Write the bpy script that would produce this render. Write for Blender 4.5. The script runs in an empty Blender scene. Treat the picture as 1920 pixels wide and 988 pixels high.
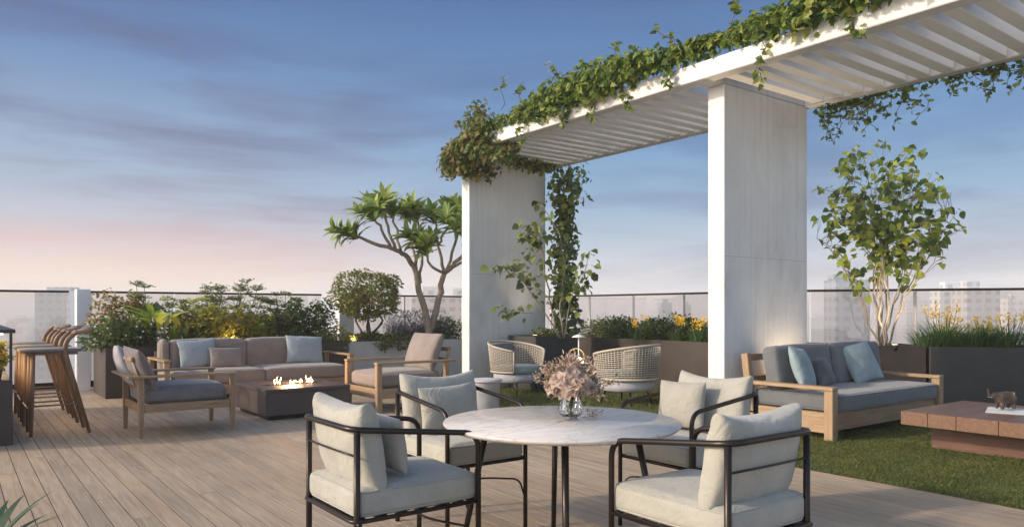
import bpy, math, random
from mathutils import Vector, Matrix, Euler, noise
random.seed(7)
R = math.radians
scene = bpy.context.scene
COL = scene.collection

# ------------------------------------------------------------------ camera, sky, sun, exposure
CAM_H = 1.25
FPX = 1400.0            # focal length in pixels of the 1920 px wide photograph
HOR = 581.0
cam_d = bpy.data.cameras.new('camera'); cam = bpy.data.objects.new('camera', cam_d); COL.objects.link(cam)
cam.location = (0, 0, CAM_H)
cam.rotation_euler = (R(90), 0, -math.atan2(.6, .8))
cam_d.sensor_width = 36; cam_d.lens = 36 * FPX / 1920
cam_d.shift_y = (HOR - 494) / 1920
cam_d.clip_start = .05; cam_d.clip_end = 9000
scene.camera = cam

def s2l(c):
    return tuple(((v / 255) / 12.92 if v / 255 <= .04045 else ((v / 255 + .055) / 1.055) ** 2.4) for v in c) + (1,)

EXPO = .75
SUN_EL = R(23)
SUN_AZ = Vector((-.93, .30, 0)).normalized()      # towards the sun, on the ground
world = bpy.data.worlds.new('World'); scene.world = world; world.use_nodes = True
nt = world.node_tree; nt.nodes.clear()
def wn(t, **k):
    n = nt.nodes.new(t)
    for a, b in k.items(): setattr(n, a, b)
    return n
def wl(a, b): nt.links.new(a, b)
out = wn('ShaderNodeOutputWorld'); bg = wn('ShaderNodeBackground'); wl(bg.outputs[0], out.inputs[0])
tc = wn('ShaderNodeTexCoord'); sep = wn('ShaderNodeSeparateXYZ'); wl(tc.outputs['Generated'], sep.inputs[0])
def ramp(pairs, src=None):
    r = wn('ShaderNodeValToRGB'); e = r.color_ramp.elements
    while len(e) > 1: e.remove(e[-1])
    e[0].position = pairs[0][0]; e[0].color = pairs[0][1]
    for p, c in pairs[1:]:
        x = e.new(p); x.color = c
    if src: wl(src, r.inputs[0])
    return r
def wmath(op, a, b=None, clamp=False):
    n = wn('ShaderNodeMath', operation=op, use_clamp=clamp)
    for i, v in enumerate((a, b)):
        if v is None: continue
        if isinstance(v, (int, float)): n.inputs[i].default_value = v
        else: wl(v, n.inputs[i])
    return n.outputs[0]
def wmix(f, a, b):
    n = wn('ShaderNodeMix', data_type='RGBA')
    for sock, v in ((n.inputs[0], f), (n.inputs[6], a), (n.inputs[7], b)):
        if isinstance(v, (int, float)): sock.default_value = v
        elif isinstance(v, tuple): sock.default_value = v
        else: wl(v, sock)
    return n.outputs[2]
zpos = wmath('MAXIMUM', sep.outputs[2], 0.0)
warm = ramp([(0, s2l((255, 240, 206))), (.035, s2l((255, 226, 200))), (.07, s2l((226, 204, 200))), (.11, s2l((192, 194, 206))), (.15, s2l((166, 182, 204))),
             (.22, s2l((142, 166, 198))), (.30, s2l((106, 137, 182))), (.40, s2l((74, 108, 162))), (.7, s2l((72, 104, 158)))], zpos)
cool = ramp([(0, s2l((244, 236, 226))), (.035, s2l((226, 223, 222))), (.08, s2l((182, 196, 211))), (.14, s2l((142, 176, 206))),
             (.22, s2l((112, 154, 198))), (.30, s2l((92, 134, 184))), (.40, s2l((72, 108, 162))), (.7, s2l((72, 104, 158)))], zpos)
vd = wn('ShaderNodeVectorMath', operation='DOT_PRODUCT'); wl(tc.outputs['Generated'], vd.inputs[0]); vd.inputs[1].default_value = (.0, 1.0, 0)
mr = wn('ShaderNodeMapRange'); wl(vd.outputs['Value'], mr.inputs[0]); mr.inputs[1].default_value = .78; mr.inputs[2].default_value = 1.0
base = wmix(mr.outputs[0], cool.outputs[0], warm.outputs[0])
mp = wn('ShaderNodeMapping'); wl(tc.outputs['Generated'], mp.inputs[0]); mp.inputs['Scale'].default_value = (1.0, 1.0, 7.0); mp.inputs['Location'].default_value = (3.1, 1.2, .35)
mp.inputs['Rotation'].default_value = (0.05, 0.05, 0)
nz = wn('ShaderNodeTexNoise'); wl(mp.outputs[0], nz.inputs[0]); nz.inputs['Scale'].default_value = 2.3; nz.inputs['Detail'].default_value = 8; nz.inputs['Roughness'].default_value = .58; nz.inputs['Distortion'].default_value = .35
cl = ramp([(.43, (0, 0, 0, 1)), (.62, (1, 1, 1, 1))], nz.outputs[0])
clw = ramp([(0, s2l((255, 232, 204))), (.04, s2l((250, 212, 192))), (.08, s2l((228, 180, 176))), (.13, s2l((158, 148, 168))), (.20, s2l((124, 127, 154))), (.32, s2l((94, 110, 150))), (.5, s2l((76, 104, 156)))], zpos)
clc = ramp([(0, s2l((214, 206, 206))), (.06, s2l((168, 172, 190))), (.12, s2l((128, 146, 178))), (.20, s2l((98, 134, 178))), (.4, s2l((74, 106, 158)))], zpos)
ccol = wmix(mr.outputs[0], clc.outputs[0], clw.outputs[0])
cf = wmath('MULTIPLY', cl.outputs[0], .95)
vis = wmix(cf, base, ccol)
sky = wn('ShaderNodeTexSky', sky_type='NISHITA', sun_disc=False)
sky.sun_elevation = SUN_EL; sky.sun_rotation = math.atan2(SUN_AZ.x, SUN_AZ.y); sky.dust_density = 2.0; sky.ozone_density = 2.0
nsc = wn('ShaderNodeVectorMath', operation='SCALE'); wl(sky.outputs[0], nsc.inputs[0]); nsc.inputs['Scale'].default_value = .15
# the half of the sky behind the photographer and overhead: the plain (brighter) Nishita daylight
vb = wn('ShaderNodeVectorMath', operation='DOT_PRODUCT'); wl(tc.outputs['Generated'], vb.inputs[0]); vb.inputs[1].default_value = (.6, .8, 0)
m2 = wn('ShaderNodeMapRange'); wl(vb.outputs['Value'], m2.inputs[0]); m2.inputs[1].default_value = .60; m2.inputs[2].default_value = .25
m3 = wn('ShaderNodeMapRange'); wl(sep.outputs[2], m3.inputs[0]); m3.inputs[1].default_value = .45; m3.inputs[2].default_value = .75
bf = wmath('MAXIMUM', m2.outputs[0], m3.outputs[0])
vsc = wn('ShaderNodeVectorMath', operation='SCALE'); wl(vis, vsc.inputs[0]); vsc.inputs['Scale'].default_value = 2 ** -EXPO * 1.04
fin = wmix(bf, vsc.outputs[0], nsc.outputs[0])
wl(fin, bg.inputs[0]); bg.inputs[1].default_value = 1.0

sd = bpy.data.lights.new('sun', 'SUN'); sun = bpy.data.objects.new('sun', sd); COL.objects.link(sun)
sd.energy = 2.0; sd.angle = R(3.0); sd.color = (1.0, .85, .67)
sdir = Vector((SUN_AZ.x * math.cos(SUN_EL), SUN_AZ.y * math.cos(SUN_EL), math.sin(SUN_EL)))
sun.rotation_euler = sdir.to_track_quat('Z', 'Y').to_euler()
scene.view_settings.view_transform = 'Standard'; scene.view_settings.look = 'None'
scene.view_settings.exposure = EXPO; scene.view_settings.gamma = 1
scene.render.engine = 'CYCLES'; scene.cycles.volume_bounces = 1; scene.cycles.transparent_max_bounces = 24

# ------------------------------------------------------------------ placing by photograph pixel (u px, v px) -> world
def G(px, py, z=0.0):           # point of the photograph known to lie at height z
    D = FPX * (CAM_H - z) / (py - HOR); X = (px - 960) / FPX * D
    return Vector((.6 * D + .8 * X, .8 * D - .6 * X, z))
def Q(px, py, D):               # point at distance D
    X = (px - 960) / FPX * D
    return Vector((.6 * D + .8 * X, .8 * D - .6 * X, CAM_H - (py - HOR) / FPX * D))

# ------------------------------------------------------------------ materials
MATS = {}
class M_:
    pass
def new_mat(name):
    m = bpy.data.materials.new(name); m.use_nodes = True; t = m.node_tree
    b = t.nodes['Principled BSDF']; MATS[name] = m
    return m, t, b
def N(t, ty, **k):
    n = t.nodes.new(ty)
    for a, b in k.items(): setattr(n, a, b)
    return n
def setramp(r, pairs):
    e = r.color_ramp.elements
    while len(e) > 1: e.remove(e[-1])
    e[0].position = pairs[0][0]; e[0].color = tuple(pairs[0][1]) + (1,)
    for p, c in pairs[1:]: e.new(p).color = tuple(c) + (1,)
def mul(c, k): return tuple(min(1, v * k) for v in c)
def mat_basic(name, c, rough=.6, var=.15, nscale=6, bump=0.0, bscale=60, metal=0, stretch=(1, 1, 1), spec=.5, coat=0):
    m, t, b = new_mat(name)
    tcn = N(t, 'ShaderNodeTexCoord'); mpn = N(t, 'ShaderNodeMapping'); mpn.inputs['Scale'].default_value = stretch
    t.links.new(tcn.outputs['Object'], mpn.inputs[0])
    n = N(t, 'ShaderNodeTexNoise'); n.inputs['Scale'].default_value = nscale; n.inputs['Detail'].default_value = 8; n.inputs['Roughness'].default_value = .6
    t.links.new(mpn.outputs[0], n.inputs[0])
    r = N(t, 'ShaderNodeValToRGB'); setramp(r, [(.28, mul(c, 1 - var)), (.72, mul(c, 1 + var))])
    t.links.new(n.outputs[0], r.inputs[0]); t.links.new(r.outputs[0], b.inputs['Base Color'])
    b.inputs['Roughness'].default_value = rough; b.inputs['Metallic'].default_value = metal
    b.inputs['Specular IOR Level'].default_value = spec
    if coat: b.inputs['Coat Weight'].default_value = coat
    if bump:
        n2 = N(t, 'ShaderNodeTexNoise'); n2.inputs['Scale'].default_value = bscale; n2.inputs['Detail'].default_value = 4
        t.links.new(mpn.outputs[0], n2.inputs[0])
        bp = N(t, 'ShaderNodeBump'); bp.inputs['Strength'].default_value = bump; bp.inputs['Distance'].default_value = .004
        t.links.new(n2.outputs[0], bp.inputs['Height']); t.links.new(bp.outputs[0], b.inputs['Normal'])
    return m
def mat_fabric(name, c, var=.1, weave=420, sheen=.25):
    m, t, b = new_mat(name)
    tcn = N(t, 'ShaderNodeTexCoord')
    n = N(t, 'ShaderNodeTexNoise'); n.inputs['Scale'].default_value = 5; n.inputs['Detail'].default_value = 6
    t.links.new(tcn.outputs['Object'], n.inputs[0])
    n3 = N(t, 'ShaderNodeTexNoise'); n3.inputs['Scale'].default_value = weave; n3.inputs['Detail'].default_value = 2
    t.links.new(tcn.outputs['Object'], n3.inputs[0])
    ad = N(t, 'ShaderNodeMath', operation='ADD'); t.links.new(n.outputs[0], ad.inputs[0]); t.links.new(n3.outputs[0], ad.inputs[1])
    hf = N(t, 'ShaderNodeMath', operation='MULTIPLY'); t.links.new(ad.outputs[0], hf.inputs[0]); hf.inputs[1].default_value = .5
    r = N(t, 'ShaderNodeValToRGB'); setramp(r, [(.35, mul(c, 1 - var * 1.6)), (.65, mul(c, 1 + var * 1.3))])
    t.links.new(hf.outputs[0], r.inputs[0]); t.links.new(r.outputs[0], b.inputs['Base Color'])
    b.inputs['Roughness'].default_value = .9; b.inputs['Specular IOR Level'].default_value = .2
    b.inputs['Sheen Weight'].default_value = sheen; b.inputs['Sheen Roughness'].default_value = .5
    n4 = N(t, 'ShaderNodeTexNoise'); n4.inputs['Scale'].default_value = 11; n4.inputs['Detail'].default_value = 3; n4.inputs['Distortion'].default_value = 1.2
    t.links.new(tcn.outputs['Object'], n4.inputs[0])
    b1 = N(t, 'ShaderNodeBump'); b1.inputs['Strength'].default_value = .36; b1.inputs['Distance'].default_value = .03
    t.links.new(n4.outputs[0], b1.inputs['Height'])
    b2 = N(t, 'ShaderNodeBump'); b2.inputs['Strength'].default_value = .3; b2.inputs['Distance'].default_value = .002
    t.links.new(n3.outputs[0], b2.inputs['Height']); t.links.new(b1.outputs[0], b2.inputs['Normal']); t.links.new(b2.outputs[0], b.inputs['Normal'])
    return m
def mat_wood(name, c1, c2, axis=0, rough=.5, scale=6):
    """straight grain along the given object axis"""
    m, t, b = new_mat(name)
    tcn = N(t, 'ShaderNodeTexCoord'); geo = N(t, 'ShaderNodeNewGeometry')
    mpn = N(t, 'ShaderNodeMapping'); s = [14, 14, 14]; s[axis] = 1.1; mpn.inputs['Scale'].default_value = s
    t.links.new(tcn.outputs['Object'], mpn.inputs[0])
    ofs = N(t, 'ShaderNodeVectorMath', operation='ADD')
    sc = N(t, 'ShaderNodeVectorMath', operation='SCALE'); sc.inputs[0].default_value = (13, 17, 11); t.links.new(geo.outputs['Random Per Island'], sc.inputs['Scale'])
    t.links.new(mpn.outputs[0], ofs.inputs[0]); t.links.new(sc.outputs[0], ofs.inputs[1])
    n = N(t, 'ShaderNodeTexNoise'); n.inputs['Scale'].default_value = scale * .5; n.inputs['Detail'].default_value = 9; n.inputs['Roughness'].default_value = .65; n.inputs['Distortion'].default_value = .6
    t.links.new(ofs.outputs[0], n.inputs[0])
    r = N(t, 'ShaderNodeValToRGB'); setramp(r, [(.3, c1), (.7, c2)])
    t.links.new(n.outputs[0], r.inputs[0]); t.links.new(r.outputs[0], b.inputs['Base Color'])
    b.inputs['Roughness'].default_value = rough; b.inputs['Specular IOR Level'].default_value = .35
    bp = N(t, 'ShaderNodeBump'); bp.inputs['Strength'].default_value = .25; bp.inputs['Distance'].default_value = .003
    t.links.new(n.outputs[0], bp.inputs['Height']); t.links.new(bp.outputs[0], b.inputs['Normal'])
    return m
LEAF_K = 1.3
def mat_leaf(name, cols, rough=.45, trans=.35):
    """cols: list of (pos, colour) over the leaves' random value"""
    m, t, b = new_mat(name)
    geo = N(t, 'ShaderNodeNewGeometry'); r = N(t, 'ShaderNodeValToRGB'); setramp(r, [(p, mul(c, LEAF_K)) for p, c in cols])
    t.links.new(geo.outputs['Random Per Island'], r.inputs[0])
    b.inputs['Roughness'].default_value = rough; b.inputs['Specular IOR Level'].default_value = .4
    t.links.new(r.outputs[0], b.inputs['Base Color'])
    tr = N(t, 'ShaderNodeBsdfTranslucent'); hs = N(t, 'ShaderNodeHueSaturation'); hs.inputs['Value'].default_value = 2.1; hs.inputs['Hue'].default_value = .485
    t.links.new(r.outputs[0], hs.inputs['Color']); t.links.new(hs.outputs[0], tr.inputs[0])
    mx = N(t, 'ShaderNodeMixShader'); mx.inputs[0].default_value = trans
    t.links.new(b.outputs[0], mx.inputs[1]); t.links.new(tr.outputs[0], mx.inputs[2])
    t.links.new(mx.outputs[0], t.nodes['Material Output'].inputs[0])
    return m
def mat_emit(name, c, s):
    m, t, b = new_mat(name)
    b.inputs['Base Color'].default_value = tuple(c) + (1,); b.inputs['Emission Color'].default_value = tuple(c) + (1,); b.inputs['Emission Strength'].default_value = s
    return m
def mat_panes(name, tint=(.93, .95, .95), extra=.06):
    """clear sheet glass: see-through with a mirror sheen that grows at grazing angles"""
    m, t, b = new_mat(name); t.nodes.remove(b)
    tr = N(t, 'ShaderNodeBsdfTransparent'); tr.inputs[0].default_value = tuple(tint) + (1,)
    gl = N(t, 'ShaderNodeBsdfGlossy'); gl.inputs['Roughness'].default_value = .03
    fr = N(t, 'ShaderNodeFresnel'); fr.inputs[0].default_value = 1.45
    ad = N(t, 'ShaderNodeMath', operation='ADD', use_clamp=True); t.links.new(fr.outputs[0], ad.inputs[0]); ad.inputs[1].default_value = extra
    ge = N(t, 'ShaderNodeNewGeometry'); iv = N(t, 'ShaderNodeMath', operation='SUBTRACT'); iv.inputs[0].default_value = 1; t.links.new(ge.outputs['Backfacing'], iv.inputs[1])
    ff = N(t, 'ShaderNodeMath', operation='MULTIPLY'); t.links.new(ad.outputs[0], ff.inputs[0]); t.links.new(iv.outputs[0], ff.inputs[1])
    mx = N(t, 'ShaderNodeMixShader'); t.links.new(ff.outputs[0], mx.inputs[0]); t.links.new(tr.outputs[0], mx.inputs[1]); t.links.new(gl.outputs[0], mx.inputs[2])
    t.links.new(mx.outputs[0], t.nodes['Material Output'].inputs[0])
    return m

def mat_concrete():
    m, t, b = new_mat('pale_concrete')
    tcn = N(t, 'ShaderNodeTexCoord')
    n = N(t, 'ShaderNodeTexNoise'); n.inputs['Scale'].default_value = 1.6; n.inputs['Detail'].default_value = 10; n.inputs['Roughness'].default_value = .62; n.inputs['Distortion'].default_value = .4
    mpn = N(t, 'ShaderNodeMapping'); mpn.inputs['Scale'].default_value = (1, 1, .6)
    t.links.new(tcn.outputs['Object'], mpn.inputs[0]); t.links.new(mpn.outputs[0], n.inputs[0])
    r = N(t, 'ShaderNodeValToRGB'); setramp(r, [(.28, (.53, .525, .52)), (.45, (.64, .632, .625)), (.55, (.68, .67, .66)), (.72, (.76, .75, .735))])
    t.links.new(n.outputs[0], r.inputs[0])
    w = N(t, 'ShaderNodeTexNoise'); w.inputs['Scale'].default_value = 3.5; w.inputs['Detail'].default_value = 6
    mp2 = N(t, 'ShaderNodeMapping'); mp2.inputs['Scale'].default_value = (5, 5, .25); t.links.new(tcn.outputs['Object'], mp2.inputs[0]); t.links.new(mp2.outputs[0], w.inputs[0])
    rw = N(t, 'ShaderNodeValToRGB'); setramp(rw, [(.52, (1, 1, 1)), (.72, (.88, .875, .87))]); t.links.new(w.outputs[0], rw.inputs[0])
    mx = N(t, 'ShaderNodeMix', data_type='RGBA', blend_type='MULTIPLY'); mx.inputs[0].default_value = 1
    t.links.new(r.outputs[0], mx.inputs[6]); t.links.new(rw.outputs[0], mx.inputs[7])
    # formwork joints: thin grey lines on a regular grid across the face
    sx = N(t, 'ShaderNodeSeparateXYZ'); t.links.new(tcn.outputs['Object'], sx.inputs[0])
    cbn = N(t, 'ShaderNodeCombineXYZ'); t.links.new(sx.outputs[0], cbn.inputs[0]); t.links.new(sx.outputs[2], cbn.inputs[1])
    bk = N(t, 'ShaderNodeTexBrick'); bk.offset = 0; bk.inputs['Scale'].default_value = 1; bk.inputs['Brick Width'].default_value = .785; bk.inputs['Row Height'].default_value = 1.82; bk.inputs['Mortar Size'].default_value = .004; bk.inputs['Mortar Smooth'].default_value = .3
    bk.inputs['Color1'].default_value = (1, 1, 1, 1); bk.inputs['Color2'].default_value = (.95, .95, .955, 1); bk.inputs['Mortar'].default_value = (.72, .71, .70, 1); t.links.new(cbn.outputs[0], bk.inputs[0])
    mj = N(t, 'ShaderNodeMix', data_type='RGBA', blend_type='MULTIPLY'); mj.inputs[0].default_value = 1
    t.links.new(mx.outputs[2], mj.inputs[6]); t.links.new(bk.outputs[0], mj.inputs[7]); t.links.new(mj.outputs[2], b.inputs['Base Color'])
    b.inputs['Roughness'].default_value = .75; b.inputs['Specular IOR Level'].default_value = .25
    n2 = N(t, 'ShaderNodeTexNoise'); n2.inputs['Scale'].default_value = 35; n2.inputs['Detail'].default_value = 6; t.links.new(tcn.outputs['Object'], n2.inputs[0])
    bp = N(t, 'ShaderNodeBump'); bp.inputs['Strength'].default_value = .2; bp.inputs['Distance'].default_value = .005
    t.links.new(n2.outputs[0], bp.inputs['Height']); t.links.new(bp.outputs[0], b.inputs['Normal'])
    return m
def mat_deck():
    m, t, b = new_mat('weathered_deck_boards')
    tcn = N(t, 'ShaderNodeTexCoord'); geo = N(t, 'ShaderNodeNewGeometry')
    mpn = N(t, 'ShaderNodeMapping'); mpn.inputs['Scale'].default_value = (26, 1.3, 26); t.links.new(tcn.outputs['Object'], mpn.inputs[0])
    sc = N(t, 'ShaderNodeVectorMath', operation='SCALE'); sc.inputs[0].default_value = (31, 57, 11); t.links.new(geo.outputs['Random Per Island'], sc.inputs['Scale'])
    ofs = N(t, 'ShaderNodeVectorMath', operation='ADD'); t.links.new(mpn.outputs[0], ofs.inputs[0]); t.links.new(sc.outputs[0], ofs.inputs[1])
    n = N(t, 'ShaderNodeTexNoise'); n.inputs['Scale'].default_value = 1.4; n.inputs['Detail'].default_value = 9; n.inputs['Roughness'].default_value = .68; n.inputs['Distortion'].default_value = .8
    t.links.new(ofs.outputs[0], n.inputs[0])
    r = N(t, 'ShaderNodeValToRGB'); setramp(r, [(.25, (.29, .215, .143)), (.5, (.46, .363, .258)), (.75, (.60, .49, .365))])
    t.links.new(n.outputs[0], r.inputs[0])
    rb = N(t, 'ShaderNodeValToRGB'); setramp(rb, [(0, (.78, .76, .75)), (.5, (1, .98, .97)), (1, (1.0, .93, .86))])
    t.links.new(geo.outputs['Random Per Island'], rb.inputs[0])
    mx = N(t, 'ShaderNodeMix', data_type='RGBA', blend_type='MULTIPLY'); mx.inputs[0].default_value = 1
    t.links.new(r.outputs[0], mx.inputs[6]); t.links.new(rb.outputs[0], mx.inputs[7])
    n5 = N(t, 'ShaderNodeTexNoise'); n5.inputs['Scale'].default_value = .9; n5.inputs['Detail'].default_value = 5; t.links.new(tcn.outputs['Object'], n5.inputs[0])
    r5 = N(t, 'ShaderNodeValToRGB'); setramp(r5, [(.3, (.76, .75, .75)), (.7, (1, 1, 1))]); t.links.new(n5.outputs[0], r5.inputs[0])
    m5 = N(t, 'ShaderNodeMix', data_type='RGBA', blend_type='MULTIPLY'); m5.inputs[0].default_value = 1
    t.links.new(mx.outputs[2], m5.inputs[6]); t.links.new(r5.outputs[0], m5.inputs[7]); t.links.new(m5.outputs[2], b.inputs['Base Color'])
    b.inputs['Roughness'].default_value = .62; b.inputs['Specular IOR Level'].default_value = .35
    bp = N(t, 'ShaderNodeBump'); bp.inputs['Strength'].default_value = .3; bp.inputs['Distance'].default_value = .003
    t.links.new(n.outputs[0], bp.inputs['Height']); t.links.new(bp.outputs[0], b.inputs['Normal'])
    return m
def mat_marble():
    m, t, b = new_mat('white_marble')
    tcn = N(t, 'ShaderNodeTexCoord')
    n = N(t, 'ShaderNodeTexNoise'); n.inputs['Scale'].default_value = 2.2; n.inputs['Detail'].default_value = 8; n.inputs['Distortion'].default_value = 1.6
    mpn = N(t, 'ShaderNodeMapping'); mpn.inputs['Rotation'].default_value = (0, 0, .6); mpn.inputs['Scale'].default_value = (1, 3.2, 1)
    t.links.new(tcn.outputs['Object'], mpn.inputs[0]); t.links.new(mpn.outputs[0], n.inputs[0])
    r = N(t, 'ShaderNodeValToRGB'); setramp(r, [(.40, (.66, .60, .54)), (.475, (.64, .58, .52)), (.495, (.50, .46, .42)), (.515, (.62, .57, .53)), (.7, (.70, .655, .60))])
    t.links.new(n.outputs[0], r.inputs[0]); t.links.new(r.outputs[0], b.inputs['Base Color'])
    b.inputs['Roughness'].default_value = .22
    return m
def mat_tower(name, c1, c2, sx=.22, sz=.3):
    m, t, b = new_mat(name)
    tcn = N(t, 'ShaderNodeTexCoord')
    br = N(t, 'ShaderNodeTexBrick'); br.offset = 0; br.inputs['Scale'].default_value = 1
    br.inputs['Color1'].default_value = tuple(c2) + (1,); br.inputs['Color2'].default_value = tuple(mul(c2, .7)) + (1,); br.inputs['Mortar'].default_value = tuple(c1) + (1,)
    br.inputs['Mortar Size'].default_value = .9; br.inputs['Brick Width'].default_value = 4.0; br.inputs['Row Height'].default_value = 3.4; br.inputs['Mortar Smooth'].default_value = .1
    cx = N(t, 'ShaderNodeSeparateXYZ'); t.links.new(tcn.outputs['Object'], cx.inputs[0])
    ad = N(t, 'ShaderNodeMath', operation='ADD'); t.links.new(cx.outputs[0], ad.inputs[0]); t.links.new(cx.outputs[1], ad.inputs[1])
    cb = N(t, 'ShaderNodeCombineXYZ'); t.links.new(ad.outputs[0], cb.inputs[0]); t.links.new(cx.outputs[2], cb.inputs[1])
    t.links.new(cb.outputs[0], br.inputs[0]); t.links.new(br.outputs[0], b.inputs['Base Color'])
    b.inputs['Roughness'].default_value = .6
    return m

mat_concrete(); mat_deck(); mat_marble()
mat_basic('white_paint', (.80, .79, .775), .5, .05, 3, .1, 80)
mat_basic('soil', (.05, .035, .025), .95, .3, 20, .8, 40)
mat_basic('lawn_soil', (.085, .11, .03), .95, .3, 9, .8, 70)
mat_basic('gap_shade_and_plinth', (.02, .016, .013), .9)  # near-black: painted shade between deck boards, also the sofa plinth
mat_basic('charcoal_planter', (.034, .033, .033), .55, .4, 1.6, .15, 50)
mat_basic('brown_planter', (.045, .032, .027), .5, .4, 1.6, .15, 50)
mat_basic('corten_table', (.065, .046, .042), .45, .2, 5, .1, 60)
mat_basic('white_planter', (.50, .48, .46), .6, .08, 4, .1, 60)
mat_basic('bronze_metal', (.045, .034, .028), .35, .15, 9, 0, metal=.75)
mat_basic('black_metal', (.015, .015, .017), .4, .1, 9, metal=.6)
mat_basic('brass', (.65, .48, .22), .3, .1, 9, metal=1)
mat_basic('steel', (.45, .45, .45), .3, .1, 9, metal=1)
mat_basic('grey_stone', (.30, .29, .29), .7, .15, 8, .2, 50)
mat_basic('book_paper', (.62, .61, .6), .6, .1, 8)
mat_basic('bronze_statue', (.085, .06, .048), .4, .35, 14, .5, 60, metal=.35)
mat_basic('rope_cream', (.46, .40, .325), .8, .12, 60, .5, 300)
mat_basic('light_bark', (.28, .23, .18), .8, .25, 12, .6, 60)
mat_basic('grey_bark', (.28, .22, .165), .85, .3, 14, .8, 50)
mat_basic('brown_bark', (.09, .06, .04), .85, .3, 14, .8, 50)
mat_basic('vine_stem', (.12, .08, .045), .85, .3, 14, .6, 60)
mat_basic('green_stem', (.10, .13, .04), .7, .25, 14)
mat_basic('lava_stone', (.03, .028, .027), .8, .4, 20, .6, 60)
mat_basic('ash_grey', (.24, .23, .24), .7, .2, 20)
mat_basic('city_ground', (.48, .45, .43), .9, .35, .02)
mat_basic('terrace_slab', (.30, .29, .28), .8, .1, 2)
mat_wood('teak_x', (.20, .115, .062), (.38, .25, .155), 0)
mat_wood('teak_y', (.20, .115, .062), (.38, .25, .155), 1)
mat_wood('teak_z', (.20, .115, .062), (.38, .25, .155), 2)
mat_wood('golden_teak_x', (.26, .165, .095), (.42, .29, .175), 0)
mat_wood('golden_teak_y', (.26, .165, .095), (.42, .29, .175), 1)
mat_wood('golden_teak_z', (.26, .165, .095), (.42, .29, .175), 2)
mat_wood('walnut_z', (.15, .085, .05), (.27, .165, .10), 2)
mat_wood('walnut_y', (.17, .10, .06), (.30, .19, .12), 1)
mat_wood('red_timber_x', (.12, .062, .040), (.22, .125, .08), 0, .3)
mat_wood('red_timber_y', (.09, .042, .03), (.17, .085, .06), 1)
mat_fabric('oat_fabric', (.385, .365, .315))
mat_fabric('oat_pillow', (.36, .34, .29))
mat_fabric('taupe_fabric', (.245, .205, .18))
mat_fabric('taupe_dark', (.175, .145, .14))
mat_fabric('slate_fabric', (.135, .140, .148))
mat_fabric('grey_cushion', (.16, .15, .155))
mat_fabric('beige_grey', (.27, .25, .23))
mat_fabric('pale_blue', (.30, .345, .37))
mat_fabric('blue_pillow', (.25, .32, .34), .2)
mat_fabric('speckled_grey', (.10, .105, .115), .55, 160)
mat_fabric('lilac_grey', (.42, .40, .43))
mat_fabric('seafoam', (.20, .245, .235))
mat_leaf('ivy_leaf', [(0, (.034, .064, .014)), (.4, (.07, .115, .02)), (.75, (.13, .175, .032)), (1, (.22, .23, .05))])
mat_leaf('autumn_leaf', [(0, (.04, .075, .018)), (.5, (.08, .11, .025)), (.7, (.13, .13, .035)), (.9, (.21, .12, .065)), (1, (.2, .2, .05))])
mat_leaf('heart_leaf', [(0, (.035, .065, .022)), (.35, (.08, .125, .025)), (.7, (.20, .24, .035)), (1, (.34, .36, .06))])
mat_leaf('dark_heart_leaf', [(0, (.04, .06, .025)), (.5, (.085, .115, .032)), (1, (.20, .23, .05))])
mat_leaf('plumeria_leaf', [(0, (.08, .13, .03)), (.6, (.15, .20, .045)), (1, (.28, .32, .09))])
mat_leaf('box_leaf', [(0, (.05, .075, .02)), (.5, (.11, .13, .035)), (.85, (.19, .19, .06)), (1, (.27, .14, .08))])
mat_leaf('hedge_leaf', [(0, (.03, .055, .016)), (.6, (.06, .095, .024)), (1, (.12, .15, .035))])
mat_leaf('lavender_leaf', [(0, (.07, .075, .06)), (.6, (.11, .10, .09)), (1, (.20, .15, .19))])
mat_leaf('gold_leaf', [(0, (.07, .10, .02)), (.45, (.16, .17, .03)), (.8, (.27, .23, .04)), (1, (.38, .31, .06))], trans=.45)
mat_leaf('lime_leaf', [(0, (.10, .16, .025)), (.6, (.22, .27, .04)), (1, (.38, .38, .06))], trans=.45)
mat_leaf('orange_leaf', [(0, (.08, .09, .025)), (.5, (.17, .12, .035)), (.8, (.24, .14, .04)), (1, (.20, .20, .05))], trans=.45)
mat_leaf('sage_leaf', [(0, (.07, .085, .04)), (.6, (.13, .15, .07)), (1, (.22, .24, .12))])
mat_leaf('reed_leaf', [(0, (.028, .055, .02)), (.6, (.05, .10, .03)), (1, (.12, .19, .06))])
mat_leaf('grass_blade', [(0, (.045, .058, .016)), (.5, (.078, .092, .022)), (.9, (.13, .135, .035)), (1, (.22, .19, .08))], .7, .3)
gm = MATS['grass_blade']; gt = gm.node_tree; gr_ = [n for n in gt.nodes if n.type == 'VALTORGB'][0]; gp = [n for n in gt.nodes if n.type == 'BSDF_PRINCIPLED'][0]
gtc = N(gt, 'ShaderNodeTexCoord'); gn = N(gt, 'ShaderNodeTexNoise'); gn.inputs['Scale'].default_value = 2.2; gn.inputs['Detail'].default_value = 6; gt.links.new(gtc.outputs['Object'], gn.inputs[0])
gc = N(gt, 'ShaderNodeValToRGB'); setramp(gc, [(.35, (.72, .80, .70)), (.5, (1, 1, 1)), (.68, (1.0, .90, .72))]); gt.links.new(gn.outputs[0], gc.inputs[0])
gx = N(gt, 'ShaderNodeMix', data_type='RGBA', blend_type='MULTIPLY'); gx.inputs[0].default_value = 1; gt.links.new(gr_.outputs[0], gx.inputs[6]); gt.links.new(gc.outputs[0], gx.inputs[7]); gt.links.new(gx.outputs[2], gp.inputs['Base Color'])
mat_leaf('agave_leaf', [(0, (.02, .042, .02)), (1, (.035, .065, .03))], .6, .1)
mat_leaf('yellow_petal', [(0, (.55, .34, .02)), (1, (.72, .52, .05))], .6, .3)
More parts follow.
